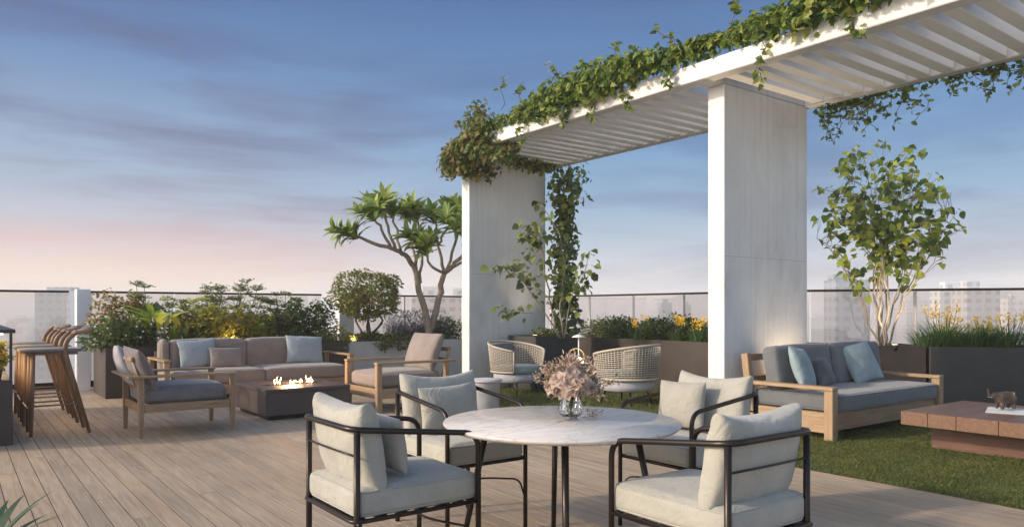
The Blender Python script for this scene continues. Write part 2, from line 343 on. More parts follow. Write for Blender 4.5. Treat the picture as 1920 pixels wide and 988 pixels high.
mat_leaf('white_petal', [(0, (.6, .56, .48)), (1, (.8, .76, .7))], .6, .3)
mat_leaf('blush_petal', [(0, (.25, .18, .14)), (.5, (.36, .28, .23)), (1, (.48, .40, .34))], .6, .3)
mat_leaf('dried_sprig', [(0, (.17, .11, .075)), (.5, (.30, .21, .155)), (1, (.46, .37, .28))], .7, .25)
mat_leaf('dusty_leaf', [(0, (.16, .14, .08)), (.6, (.26, .22, .14)), (1, (.4, .33, .25))], .6, .25)
mat_emit('flame', (1.0, .62, .28), 9)
mat_emit('lamp_glow', (1.0, .75, .45), 5)
mat_panes('railing_glass', (.90, .872, .855), .11)
mt, tt, bb = new_mat('crystal'); bb.inputs['Transmission Weight'].default_value = 1; bb.inputs['Roughness'].default_value = .02; bb.inputs['IOR'].default_value = 1.5; bb.inputs['Base Color'].default_value = (.95, .96, .96, 1)
mt, tt, bb = new_mat('vase_water'); bb.inputs['Transmission Weight'].default_value = 1; bb.inputs['Roughness'].default_value = 0; bb.inputs['IOR'].default_value = 1.33
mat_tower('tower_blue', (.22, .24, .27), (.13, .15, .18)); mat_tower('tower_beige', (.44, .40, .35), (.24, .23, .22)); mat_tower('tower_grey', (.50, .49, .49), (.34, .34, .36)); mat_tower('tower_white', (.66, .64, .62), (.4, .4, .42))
# ------------------------------------------------------------------ mesh helpers
class MB:
    def __init__(s): s.v = []; s.f = []; s.sm = []; s.m = Matrix.Identity(4)
    def add(s, vs, fs, smooth=False):
        b = len(s.v); m = s.m
        s.v.extend([tuple(m @ Vector(p)) for p in vs]); s.f.extend([tuple(i + b for i in f) for f in fs]); s.sm.extend([smooth] * len(fs))
        return s
    def raw(s, vs, fs, smooth=False):
        b = len(s.v); s.v.extend(vs); s.f.extend([tuple(i + b for i in f) for f in fs]); s.sm.extend([smooth] * len(fs)); return s
    def box(s, x0, x1, y0, y1, z0, z1, bev=.004):
        """box with small bevelled edges"""
        cx, cy, cz = (x0 + x1) / 2, (y0 + y1) / 2, (z0 + z1) / 2; hx, hy, hz = abs(x1 - x0) / 2, abs(y1 - y0) / 2, abs(z1 - z0) / 2
        b = min(bev, hx * .4, hy * .4, hz * .4)
        if b <= 0:
            v = [(cx + sx * hx, cy + sy * hy, cz + sz * hz) for sx in (-1, 1) for sy in (-1, 1) for sz in (-1, 1)]
            return s.add(v, [(0, 1, 3, 2), (4, 6, 7, 5), (0, 4, 5, 1), (2, 3, 7, 6), (0, 2, 6, 4), (1, 5, 7, 3)])
        v = []; idx = {}
        for sx in (-1, 1):
            for sy in (-1, 1):
                for sz in (-1, 1):
                    for a in range(3):
                        h = [hx - b, hy - b, hz - b]; h[a] += b
                        idx[(sx, sy, sz, a)] = len(v); v.append((cx + sx * h[0], cy + sy * h[1], cz + sz * h[2]))
        f = []
        def quad(l):
            n = len(l); p = [Vector(v[i]) for i in l]; c = sum(p, Vector()) / n
            nr = Vector()
            for i in range(n): nr += (p[i] - c).cross(p[(i + 1) % n] - c)
            if nr.dot(c - Vector((cx, cy, cz))) < 0: l = l[::-1]
            f.append(tuple(l))
        for a in range(3):
            o = [i for i in range(3) if i != a]
            for sg in (-1, 1):
                l = []
                for p, q in ((-1, -1), (1, -1), (1, 1), (-1, 1)):
                    k = [0, 0, 0]; k[a] = sg; k[o[0]] = p; k[o[1]] = q; l.append(idx[(k[0], k[1], k[2], a)])
                quad(l)
        for a in range(3):           # edges parallel to axis a
            o = [i for i in range(3) if i != a]
            for p in (-1, 1):
                for q in (-1, 1):
                    l = []
                    for sg, order in ((-1, (o[0], o[1])), (1, (o[1], o[0]))):
                        k = [0, 0, 0]; k[a] = sg; k[o[0]] = p; k[o[1]] = q
                        for fa in order: l.append(idx[(k[0], k[1], k[2], fa)])
                    quad(l)
        for sx in (-1, 1):
            for sy in (-1, 1):
                for sz in (-1, 1): quad([idx[(sx, sy, sz, a)] for a in range(3)])
        return s.add(v, f)
    def tube(s, pts, r, seg=10, closed=False, cap=True, sq=1.0):
        pts = [Vector(p) for p in pts]; n = len(pts)
        rr = r if isinstance(r, (list, tuple)) else [r] * n
        tans = []
        for i in range(n):
            a = pts[(i - 1) % n] if (closed or i > 0) else pts[i]; b = pts[(i + 1) % n] if (closed or i < n - 1) else pts[i]
            t = (b - a); tans.append(t.normalized() if t.length > 1e-9 else Vector((0, 0, 1)))
        up = Vector((0, 0, 1)) if abs(tans[0].z) < .9 else Vector((1, 0, 0))
        u = tans[0].cross(up).normalized(); vs = []
        for i in range(n):
            u = (u - tans[i] * u.dot(tans[i]))
            u = u.normalized() if u.length > 1e-6 else tans[i].orthogonal().normalized()
            w = tans[i].cross(u)
            for k in range(seg):
                a = 2 * math.pi * k / seg; vs.append(pts[i] + u * math.cos(a) * rr[i] + w * math.sin(a) * rr[i] * sq)
        fs = []
        for i in range(n if closed else n - 1):
            j = (i + 1) % n
            for k in range(seg): fs.append((i * seg + k, i * seg + (k + 1) % seg, j * seg + (k + 1) % seg, j * seg + k))
        if cap and not closed:
            fs.append(tuple(range(seg))[::-1]); fs.append(tuple((n - 1) * seg + k for k in range(seg)))
        return s.add(vs, fs, True)
    def lathe(s, prof, seg=32, c=(0, 0, 0), smooth=True, close=True):
        vs = []; n = len(prof)
        for (r, z) in prof:
            for k in range(seg):
                a = 2 * math.pi * k / seg; vs.append((c[0] + r * math.cos(a), c[1] + r * math.sin(a), c[2] + z))
        fs = [(i * seg + k, i * seg + (k + 1) % seg, (i + 1) * seg + (k + 1) % seg, (i + 1) * seg + k) for i in range(n - 1) for k in range(seg)]
        if close: fs.append(tuple(range(seg))[::-1]); fs.append(tuple((n - 1) * seg + k for k in range(seg)))
        return s.add(vs, fs, smooth)
    def cushion(s, lx, ly, lz, r=.04, crown=.02, c=(0, 0, 0), n=14, wr=.004, seed=0, rot=None):
        """upholstered block: rounded box, crowned faces, slight unevenness"""
        vs = {}; V = []; F = []
        def pt(p):
            key = tuple(round(q, 5) for q in p)
            if key in vs: return vs[key]
            hx, hy, hz = lx / 2, ly / 2, lz / 2
            q = Vector((p[0] * hx, p[1] * hy, p[2] * hz)); rr = min(r, hx * .95, hy * .95, hz * .95)
            inn = Vector((max(-hx + rr, min(hx - rr, q.x)), max(-hy + rr, min(hy - rr, q.y)), max(-hz + rr, min(hz - rr, q.z))))
            d = q - inn
            if d.length > 1e-9: q = inn + d.normalized() * rr
            fx, fy, fz = 1 - p[0] ** 2, 1 - p[1] ** 2, 1 - p[2] ** 2
            q.z += crown * p[2] * math.sqrt(max(0, fx * fy)); q.y += crown * .5 * p[1] * math.sqrt(max(0, fx)) * max(0, fz) ** .5; q.x += crown * .5 * p[0] * math.sqrt(max(0, fy)) * max(0, fz) ** .5
            nn = noise.noise(Vector((q.x * 7 + seed * 9.1, q.y * 7, q.z * 7))) + .5 * noise.noise(Vector((q.x * 19, q.y * 19 + seed, q.z * 19)))
            q += q.normalized() * nn * wr
            if rot: q = rot @ q
            vs[key] = len(V); V.append(q + Vector(c)); return vs[key]
        g = [-math.cos(math.pi * i / n) * .35 + (-1 + 2 * i / n) * .65 for i in range(n + 1)]; g[0] = -1; g[-1] = 1
        for a in range(3):
            o = [i for i in range(3) if i != a]
            for sg in (-1, 1):
                for i in range(n):
                    for j in range(n):
                        l = []
                        for (u, w) in ((g[i], g[j]), (g[i + 1], g[j]), (g[i + 1], g[j + 1]), (g[i], g[j + 1])):
                            p = [0, 0, 0]; p[a] = sg; p[o[0]] = u; p[o[1]] = w; l.append(pt(p))
                        if (sg > 0) == (a == 1): l = l[::-1]
                        F.append(tuple(l))
        return s.add(V, F, True)
    def pillow(s, w, h, t, pinch=.07, rot=None, c=(0, 0, 0), n=16, wr=.006, seed=0, sag=0, boxy=.45):
        """knife-edge pillow standing in the local y (width) z (height) plane, thickness along x, bottom edge at z=0"""
        V = []; F = []; I = {}
        for sd in (1, -1):
            for i in range(n + 1):
                for j in range(n + 1):
                    u = -math.cos(math.pi * i / n); v = -math.cos(math.pi * j / n)
                    if (i in (0, n) or j in (0, n)) and sd == -1: I[(sd, i, j)] = I[(1, i, j)]; continue
                    y = u * w / 2 * (1 - pinch * (1 - v * v)); z = v * h / 2 * (1 - pinch * (1 - u * u))
                    x = sd * t / 2 * (max(0, 1 - u * u) * max(0, 1 - v * v)) ** boxy
                    edge = max(0, 1 - u * u) * max(0, 1 - v * v)
                    x += wr * edge ** .3 * noise.noise(Vector((y * 9 + seed * 3.7, z * 9, sd * 3.))) + wr * .5 * noise.noise(Vector((y * 22, z * 22 + seed, sd)))
                    z -= sag * max(0, v) * (1 - u * u)
                    q = Vector((x, y, z + h / 2))
                    if rot: q = rot @ q
                    I[(sd, i, j)] = len(V); V.append(q + Vector(c))
        for sd in (1, -1):
            for i in range(n):
                for j in range(n):
                    l = [I[(sd, i, j)], I[(sd, i + 1, j)], I[(sd, i + 1, j + 1)], I[(sd, i, j + 1)]]
                    if sd < 0: l = l[::-1]
                    if len(set(l)) > 2: F.append(tuple(dict.fromkeys(l)))
        return s.add(V, F, True)
    # ---- leaves (each an island of its own, so it takes its own tone)
    def leaf(s, p, d, nrm, L, W, kind='ovate', bend=.15):
        d = d.normalized(); side = d.cross(nrm)
        if side.length < 1e-4: side = d.orthogonal()
        side.normalize(); up = side.cross(d).normalized()
        if kind == 'ovate':
            prof = [(.0, .0, 0), (.35, .5, .0), (.7, .38, -.4), (1, 0, -1)]
        elif kind == 'heart':
            prof = [(.0, .12, 0), (.15, .46, -.05), (.45, .5, -.15), (.75, .28, -.5), (1, 0, -1)]
        elif kind == 'ivy':
            prof = [(.0, .1, 0), (.12, .5, 0), (.38, .28, -.1), (.55, .42, -.3), (.72, .16, -.5), (1, 0, -1)]
        elif kind == 'tiny':
            prof = [(0, 0, 0), (.5, .5, 0), (1, 0, -.6)]
        elif kind == 'long':
            prof = [(0, .06, 0), (.2, .28, .05), (.45, .48, 0), (.7, .44, -.35), (.88, .22, -.8), (1, 0, -1.1)]
        vs = []; fs = []; m = []
        for (a, b, c) in prof:
            cen = p + d * (a * L) + up * (c * bend * L)
            if b == 0: m.append([len(vs)]); vs.append(cen)
            else:
                f = up * (b * W * .3)
                m.append([len(vs), len(vs) + 1, len(vs) + 2]); vs += [cen - side * b * W + f, cen, cen + side * b * W + f]
        for a, b in zip(m, m[1:]):
            if len(a) == 1: fs += [(a[0], b[1], b[0]), (a[0], b[2], b[1])]
            elif len(b) == 1: fs += [(a[0], a[1], b[0]), (a[1], a[2], b[0])]
            else: fs += [(a[0], a[1], b[1], b[0]), (a[1], a[2], b[2], b[1])]
        if kind in ('tiny',): fs = [(0, 1, 4), (0, 4, 3), (0, 3, 2)][:0] + fs
        return s.raw([tuple(q) for q in vs], fs, kind in ('long', 'heart'))
    def blade(s, p, az, L, W, lean=.5, curve=.6, seg=4):
        d = Vector((math.cos(az), math.sin(az), 0)); sd = Vector((-d.y, d.x, 0)); vs = []; fs = []; ang = math.pi / 2 - lean * .5; q = Vector(p)
        for i in range(seg + 1):
            t = i / seg; w = W * (.6 + .8 * t) * (1 - t) ** .7 / .9 if t < 1 else 0
            w = W * min(1, (.55 + t)) * (1 - t ** 2.2)
            vs += [tuple(q - sd * w / 2), tuple(q + sd * w / 2)] if i < seg else [tuple(q)]
            q = q + (d * math.cos(ang) + Vector((0, 0, math.sin(ang)))) * (L / seg); ang -= curve / seg * 1.6
        for i in range(seg - 1): fs.append((2 * i, 2 * i + 1, 2 * i + 3, 2 * i + 2))
        fs.append((2 * seg - 2, 2 * seg - 1, 2 * seg)); return s.raw(vs, fs, True)
    def build(s, name, mat, parent=None, loc=None, rot=None):
        me = bpy.data.meshes.new(name); me.from_pydata(s.v, [], s.f)
        me.polygons.foreach_set('use_smooth', s.sm); me.materials.append(MATS[mat]); me.update()
        o = bpy.data.objects.new(name, me); COL.objects.link(o)
        if parent: o.parent = parent
        if loc: o.location = loc
        if rot: o.rotation_euler = rot
        return o
def fillet(pts, r, seg=6):
    """polyline with rounded corners; r a number or list per inner corner"""
    pts = [Vector(p) for p in pts]; out = [pts[0]]
    for i in range(1, len(pts) - 1):
        rr = r[i - 1] if isinstance(r, (list, tuple)) else r
        a = (pts[i - 1] - pts[i]); b = (pts[i + 1] - pts[i]); la, lb = a.length, b.length; a.normalize(); b.normalize()
        d = min(rr, la * .49, lb * .49); p0 = pts[i] + a * d; p1 = pts[i] + b * d
        for k in range(seg + 1):
            t = k / seg; out.append(p0 * (1 - t) ** 2 + pts[i] * 2 * t * (1 - t) + p1 * t * t)
    out.append(pts[-1]); return out
def tag(o, label=None, cat=None, group=None, kind=None):
    if label: o['label'] = label
    if cat: o['category'] = cat
    if group: o['group'] = group
    if kind: o['kind'] = kind
    return o
def empty(name, loc=(0, 0, 0), rz=0, label=None, cat=None, group=None):
    o = bpy.data.objects.new(name, None); COL.objects.link(o); o.location = loc; o.rotation_euler = (0, 0, rz); o.empty_display_size = .1
    return tag(o, label, cat, group)
def copy_tree(o, parent=None):
    kids = [c for c in bpy.data.objects if c.parent == o]
    c = o.copy(); COL.objects.link(c)
    if parent: c.parent = parent
    for k in kids: copy_tree(k, c)
    return c
def place(o, loc, rz, label, cat=None, group=None):
    o.location = loc; o.rotation_euler = (0, 0, rz); tag(o, label, cat, group); return o
def struct(name, mb, mat): return tag(mb.build(name, mat), kind='structure')
U = random.uniform
def rdir(zlo=-1, zhi=1):
    z = U(zlo, zhi); a = U(0, 2 * math.pi); k = math.sqrt(max(0, 1 - z * z)); return Vector((k * math.cos(a), k * math.sin(a), z))
def Rx(a): return Matrix.Rotation(a, 3, 'X')
def Ry(a): return Matrix.Rotation(a, 3, 'Y')
def Rz(a): return Matrix.Rotation(a, 3, 'Z')
def wiggle(a, b, n, amp):
    a, b = Vector(a), Vector(b); ph = U(0, 50); out = []
    for i in range(n + 1):
        t = i / n; k = math.sin(math.pi * t); out.append(a.lerp(b, t) + Vector((noise.noise(Vector((t * 2.3, ph, 0))), noise.noise(Vector((t * 2.3, ph, 7))), noise.noise(Vector((t * 2.3, ph, 13))) * .5)) * amp * 2 * k)
    return out
def clump(mb, c, rad, n, L, W, kind='ovate', out=.6, zlo=-.6, shell=.55):
    """n leaves through an uneven ellipsoid, turned outwards"""
    c = Vector(c); rad = Vector(rad) if not isinstance(rad, (int, float)) else Vector((rad, rad, rad)); ph = U(0, 90)
    for _ in range(n):
        d = rdir(); k = U(shell, 1) ** .6 if random.random() < .7 else U(.1, 1)
        k *= 1 + .28 * noise.noise(d * 2.2 + Vector((ph, 0, 0)))
        p = c + Vector((d.x * rad.x, d.y * rad.y, d.z * rad.z)) * k
        dr = (d * out + rdir(zlo, .7)).normalized(); s = U(.7, 1.25)
        mb.leaf(p, dr, (Vector((0, 0, 1)) + rdir() * .8 + d * .5).normalized(), L * s, W * s, kind, U(.05, .3))
# ------------------------------------------------------------------ the setting
mb = MB(); mb.v = [(-4000, -4000, -75), (4000, -4000, -75), (4000, 4000, -75), (-4000, 4000, -75)]; mb.f = [(0, 1, 2, 3)]; mb.sm = [False]
struct('city_ground', mb, 'city_ground')
mb = MB().box(-8, 14.5, -4, 14.4, -.6, -.06, 0); struct('terrace_slab', mb, 'terrace_slab')
mb = MB().box(-8, 5.37, -4, 14.35, -.058, -.0025, 0); struct('deck_underlay_gap_shade', mb, 'gap_shade_and_plinth')  # dark sheet almost flush with the boards, its colour stands in for gap shade
mb = MB(); x = 5.372 - .1185
random.seed(3)
while x > -8:
    y = -4 + U(-2.5, 0)
    while y < 14.3:
        L = U(2.2, 3.6); y1 = min(y + L, 14.3)
        if y1 > -4: mb.box(x + .003, x + .1155, max(y, -4), y1 - .004, -.002, U(-.0003, .0006), 0)
        y += L
    x -= .1185
struct('deck', mb, 'weathered_deck_boards')
mb = MB().box(5.375, 14.4, -4, 14.3, -.055, -.012, 0); struct('lawn', mb, 'lawn_soil')
# the grass itself
random.seed(11); mb = MB(); V = []; F = []
def blades(n, x0, x1, y0, y1, h0, h1, w):
    for _ in range(n):
        px_, py_ = U(x0, x1), U(y0, y1)
        if 6.48 < px_ < 8.1 and (9.78 < py_ < 10.04 or 4.93 < py_ < 5.19): continue
        h = U(h0, h1) * (1 + .6 * noise.noise(Vector((px_ * 3, py_ * 3, 0))) + .3 * noise.noise(Vector((px_ * 11, py_ * 11, 0)))); a = U(0, 6.283); l = U(.2, 1.1) * h; c, s_ = math.cos(a), math.sin(a); b = len(V)
        V.extend([(px_ - s_ * w / 2, py_ + c * w / 2, -.013), (px_ + s_ * w / 2, py_ - c * w / 2, -.013), (px_ + c * l * .4, py_ + s_ * l * .4, h * .65 - .012), (px_ + c * l, py_ + s_ * l, h - .012)])
        F.append((b, b + 1, b + 2)); F.append((b + 1, b + 3, b + 2))
blades(110000, 5.38, 8.6, 1.2, 5.5, .014, .034, .0048)
blades(50000, 5.38, 9.2, 5.5, 10.5, .02, .045, .010)
mb.v = V; mb.f = F; mb.sm = [False] * len(F)
tag(mb.build('lawn_grass', 'grass_blade'), 'short green lawn grass beside the wooden deck', 'grass', kind='stuff')

# ------------------------------------------------------------------ pergola
perg = empty('pergola', (6.5, 5, 0), 0, 'white concrete pergola with broad blade columns and slatted roof over the lawn', 'pergola')
def PB(name, x0, x1, y0, y1, z0, z1, mat='pale_concrete', bev=.006):
    o = MB().box(x0 - 6.5, x1 - 6.5, y0 - 5, y1 - 5, z0, z1, bev).build(name, mat, perg); return o
PZ = 3.63
for yc in (9.80, 4.951, .10): PB('column', 6.508, 8.06, yc, yc + .213, -.02, PZ)
PB('front_beam', 6.20, 6.36, -.6, 10.05, PZ + .002, PZ + .185)
PB('back_beam', 8.02, 8.16, -.6, 10.05, PZ + .004, PZ + .15)
for y0 in (9.803, 4.954, .103): PB('cross_beam', 6.362, 8.018, y0, y0 + .207, PZ + .003, PZ + .20)
PB('front_soffit', 6.362, 6.56, -.44, 10.045, PZ + .192, PZ + .21)
PB('cross_beam', 6.362, 8.018, -.60, -.45, PZ + .003, PZ + .20)
y = -.35
while y < 9.75:
    if not (4.84 < y < 5.27 or -.03 < y < .42 or y > 9.72):
        m = MB(); m.m = Matrix.Translation((.69, y - 5, PZ + .02))
        m.box(-.826, .826, -.068, .068, 0, .165, .006).build('louvre', 'white_paint', perg)
    y += .2335

# ------------------------------------------------------------------ glass railings
def railing(A, B, label, n, posts=True, top=1.56):
    A = Vector(A + (0,)); B = Vector(B + (0,)); d = B - A; L = d.length; a = math.atan2(d.y, d.x)
    r = empty('glass_railing', A, a, label, 'railing')
    MB().box(0, L, -.03, .03, -.05, .10, .004).build('base_channel', 'black_metal', r)
    MB().box(0, L, -.024, .024, top - .035, top, .006).build('handrail', 'bronze_metal', r)
    w = L / n
    for i in range(n):
        MB().box(i * w + .012, (i + 1) * w - .012, -.006, .006, .102, top - .037, .001).build('glass_panel', 'railing_glass', r)
        if posts and i: MB().box(i * w - .022, i * w + .022, .012, .04, .0, top - .04, .004).build('post', 'white_paint', r)
    return r
railing((-3.5, 13.85), (1.50, 13.85), 'glass railing left of the slim white pillar behind the bar stools', 3, False)
railing((1.74, 13.85), (5.75, 13.85), 'glass railing behind the long flowering planter and taupe sofa', 3, False)
railing((6.12, 13.85), (10.5, 13.85), 'glass railing behind the topiary and plumeria tree', 3)
railing((10.5, 13.85), (10.5, 6.4), 'glass railing with pale posts between the two pergola columns', 6)
railing((10.5, 6.4), (13.6, 1.6), 'glass railing behind the potted tree and reed planter on the right', 4)
for (px_, lb) in ((1.53, 'slim white pillar at the left end of the flowering planter'), (5.78, 'slim white pillar between the flowering planter and the round topiary')):
    o = MB().box(0, .19 if px_ < 3 else .3, -.12, .12, -.02, 1.57, .006).build('white_pillar', 'white_paint', None, (px_, 13.3 if px_ < 3 else 13.2, 0)); tag(o, lb, 'pillar')

# ------------------------------------------------------------------ planters
def planter(x0, x1, y0, y1, h, mat, label, rz=0, loc=None, lip=.03):
    cx, cy = (x0 + x1) / 2, (y0 + y1) / 2
    r = empty('planter_box', (cx, cy, 0) if loc is None else loc, rz, label, 'planter'); hx, hy = (x1 - x0) / 2, (y1 - y0) / 2
    m = MB(); t = .03
    m.box(-hx, hx, -hy, -hy + t, 0, h, .005); m.box(-hx, hx, hy - t, hy, 0, h, .005)
    m.box(-hx, -hx + t, -hy + t + .001, hy - t - .001, 0, h, .005); m.box(hx - t, hx, -hy + t + .001, hy - t - .001, 0, h, .005)
    m.build('box', mat, r); MB().box(-hx + t, hx - t, -hy + t, hy - t, h - .12, h - .05, 0).build('soil', 'soil', r)
    return r
planter(1.72, 5.30, 11.8, 12.9, .72, 'brown_planter', 'long dark brown planter full of wild flowers behind the taupe sofa')
planter(5.46, 7.9, 11.95, 12.95, .70, 'white_planter', 'long pale planter under the round topiary and plumeria tree')
planter(7.21, 8.09, 9.0, 9.72, .84, 'charcoal_planter', 'square dark planter at the foot of the far pergola column')
planter(9.02, 10.2, 5.9, 12.6, .77, 'brown_planter', 'long dark planter of hedge and yellow flowers between the pergola columns')
pa = math.atan2(-.78, .81)
P2 = Vector((10.19, 4.53, 0)); dv = Vector((math.cos(pa), math.sin(pa), 0)); nv = Vector((-dv.y, dv.x, 0))
planter(-1.7, 1.7, -.35, .35, .77, 'charcoal_planter', 'long charcoal planter of reeds at the right edge', pa, P2 + dv * 1.72 + nv * .36)
planter(-.4, .4, -.38, .38, .78, 'brown_planter', 'square brown planter holding the small multi-stemmed tree on the right', pa, P2 - dv * .42 + nv * .40)

# ------------------------------------------------------------------ bar counter, bar stools
r = empty('bar_counter', (.08, 9.7, 0), 0, 'dark bar counter with lit flower niche at the left edge', 'bar counter')
MB().box(-.75, .37, -1.39, 1.5, 0, .60, .006).build('base', 'brown_planter', r)
MB().box(-.80, .39, -1.42, 1.55, 1.035, 1.07, .005).build('counter_top', 'charcoal_planter', r)
MB().box(-.75, -.70, -1.38, 1.49, .602, 1.033, .004).build('back_panel', 'brown_planter', r)
MB().box(.345, .368, -1.385, -1.36, .602, 1.033, .002).build('post', 'charcoal_planter', r)
MB().box(.345, .368, 1.46, 1.485, .602, 1.033, .002).build('post', 'charcoal_planter', r)
MB().box(-.6, .30, -1.30, 1.4, 1.020, 1.032, .001).build('light_strip', 'lamp_glow', r)
GST = 'bar stools beside the bar counter'
def bar_stool():
    t = empty('bar_stool', label='nearest of the three wooden bar stools', cat='bar stool', group=GST)
    m = MB().cushion(.54, .44, .035, .016, .004, (.06, 0, .845), 10, .001); m.build('seat', 'grey_cushion', t)
    MB().box(-.17, .28, -.19, .19, .80, .826, .006).build('seat_frame', 'walnut_y', t)
    for s_ in (-1, 1):
        MB().tube([(.235, .20 * s_, 0), (.225, .19 * s_, .45), (.215, .175 * s_, .82)], [.017, .024, .021], 10).build('leg', 'walnut_z', t)
        MB().tube(fillet([(-.27, .21 * s_, 0), (-.05, .20 * s_, .84), (-.07, .205 * s_, .95), (-.17, .20 * s_, 1.035)], [.3, .12, ], 6), [.017] + [.024] * 14 + [.02], 10).build('leg', 'walnut_z', t)
        MB().tube([(.225, .193 * s_, .30), (-.19, .205 * s_, .30)], .009, 8).build('stretcher', 'walnut_y', t)
    m = MB(); pts = []
    for i in range(15):
        a = -1.15 + 2.3 * i / 14; pts.append((-.02 - .25 * math.cos(a) + .0, .27 * math.sin(a), 1.055 - .02 * abs(math.sin(a)) * 2))
    m.tube(pts, [.032 + .022 * math.cos((i - 7) / 7 * 1.5) for i in range(15)], 12, sq=.34).build('backrest', 'walnut_y', t)
    MB().tube([(.27, -.26, .295), (.27, .26, .295)], .008, 8).build('footrest', 'steel', t)
    return t
bs = bar_stool(); bs.location = (.855, 8.91, 0); bs.rotation_euler.z = math.pi
for i, lb in enumerate(('middle one of the three wooden bar stools', 'farthest of the three wooden bar stools, nearest the glass railing')):
    c = copy_tree(bs); place(c, (.855, 9.77 + .86 * i, 0), math.pi + (.03 if i else -.02), lb, group=GST)

# ------------------------------------------------------------------ lounge by the fire table
def taper_leg(x, y, z1, a, b, mat, name, parent):
    m = MB(); v = []
    for z, h in ((0, b), (z1 * .55, a * .97), (z1, a)): v += [(x - h, y - h, z), (x + h, y - h, z), (x + h, y + h, z), (x - h, y + h, z)]
    f = [(3, 2, 1, 0), (8, 9, 10, 11)] + [(k * 4 + i, k * 4 + (i + 1) % 4, k * 4 + 4 + (i + 1) % 4, k * 4 + 4 + i) for k in (0, 1) for i in range(4)]
    m.add(v, f); return m.build(name, mat, parent)
A = empty('lounge_armchair', (1.905, 8.38, 0), R(0), 'low teak armchair with grey seat and slatted back left of the fire table', 'armchair')
for sx in (-1, 1):
    for sy in (-1, 1): taper_leg(.435 * sx, .40 * sy, .583, .026, .019, 'teak_z', 'leg', A)
for sy in (-1, 1):
    m = MB(); y0 = .385 * sy
    m.box(-.50, .475, min(y0 - .03 * sy, y0 + .06 * sy), max(y0 - .03 * sy, y0 + .06 * sy), .585, .609, .006); m.build('armrest', 'golden_teak_x', A)
    MB().box(-.409, .409, .40 * sy - .014, .40 * sy + .014, .245, .325, .004).build('side_rail', 'teak_x', A)
MB().box(-.56, -.455, -.47, .47, .588, .612, .008).build('back_rail', 'golden_teak_y', A)
for x_ in (-.435, .435): MB().box(x_ - .014, x_ + .014, -.374, .374, .245, .325, .004).build('cross_rail', 'teak_y', A)
m = MB()
for i in range(9):
    y_ = -.34 + .085 * i; m.tube([(-.36, y_, .33), (-.40, y_, .45), (-.50, y_, .76)], .012, 8)
m.box(-.52, -.49, -.37, .37, .75, .79, .008); m.build('slatted_back', 'golden_teak_z', A)
MB().cushion(.80, .72, .15, .05, .035, (.0, 0, .40), 14, .006, 3).build('seat_cushion', 'grey_cushion', A)
def pillow(name, w, h, t, loc, rz, tilt, mat, label, cat='pillow', roll=0, **k):
    """stands at loc, faces local +x turned by rz, leans back by tilt; roll turns it in its own plane"""
    m = MB(); rot = Ry(-tilt) @ Rx(roll); m.pillow(w, h, t, rot=rot, **k)
    o = m.build(name, mat, None, loc, (0, 0, rz)); return tag(o, label, cat)
pillow('throw_pillow', .46, .44, .16, (1.585, 8.20, .475), R(6), R(24), 'taupe_dark', 'dark taupe pillow in front of the paler one on the left teak armchair', roll=R(4), seed=2)
pillow('throw_pillow', .46, .44, .15, (1.50, 8.58, .475), R(-4), R(20), 'lilac_grey', 'pale lilac grey pillow at the back of the left teak armchair', roll=R(-3), seed=5)

Bc = empty('lounge_armchair', (4.62, 8.63, 0), R(180), 'golden teak armchair with taupe cushions facing the fire table', 'armchair')
for sy in (-1, 1):
    MB().box(.455, .525, .43 * sy - .035, .43 * sy + .035, 0, .583, .006).build('leg', 'golden_teak_z', Bc)
    MB().box(-.50, -.44, .43 * sy - .03, .43 * sy + .03, 0, .583, .006).build('leg', 'golden_teak_z', Bc)
    MB().box(-.60, .53, .43 * sy - .045, .43 * sy + .045, .585, .615, .006).build('armrest', 'golden_teak_x', Bc)
    MB().box(-.438, .453, .43 * sy - .014, .43 * sy + .014, .17, .29, .004).build('side_rail', 'golden_teak_x', Bc)
MB().box(.475, .505, -.394, .394, .17, .29, .004).build('front_rail', 'golden_teak_y', Bc)
MB().box(-.49, -.46, -.398, .398, .17, .29, .004).build('back_rail', 'golden_teak_y', Bc)
m = MB(); m.m = Matrix.Translation((-.52, 0, .60)) @ Matrix.Rotation(R(-18), 4, 'Y')
m.box(-.012, .012, -.36, .36, .12, .17, .004); m.box(-.012, .012, -.36, .36, -.02, .03, .004); m.box(-.013, .013, -.375, -.34, -.30, .18, .004); m.box(-.013, .013, .34, .375, -.30, .18, .004)
m.build('back_frame', 'teak_y', Bc)
MB().cushion(.90, .76, .17, .05, .03, (.03, 0, .385), 14, .006, 7).build('seat_cushion', 'taupe_fabric', Bc)
m = MB(); m.pillow(.72, .50, .22, .04, rot=Ry(-R(20)), c=(-.30, 0, .47), seed=4, boxy=.3); m.build('back_cushion', 'taupe_fabric', Bc)

def piping(parent, lx, ly, lz, r, c, mat, pr=.0035):
    """welt cords round the upper and lower edge of a seat cushion (sub-parts)"""
    for sz in (-1, 1):
        z = c[2] + sz * (lz / 2 - r * .35); hx, hy = lx / 2 - r * .05, ly / 2 - r * .05
        p = fillet([(c[0], c[1] - hy, z), (c[0] + hx, c[1] - hy, z), (c[0] + hx, c[1] + hy, z), (c[0] - hx, c[1] + hy, z), (c[0] - hx, c[1] - hy, z), (c[0], c[1] - hy, z)], .05, 5)
        MB().tube(p[:-1], pr, 6, closed=True).build('piping', mat, parent)
S = empty('lounge_sofa', (3.55, 11.05, 0), 0, 'long taupe two-cushion sofa in front of the flowering planter', 'sofa')
MB().box(-1.25, 1.25, -.52, .46, .10, .24, .006).build('base', 'teak_x', S)
MB().box(-1.25, 1.25, .462, .50, .10, .66, .006).build('back_panel', 'teak_x', S)
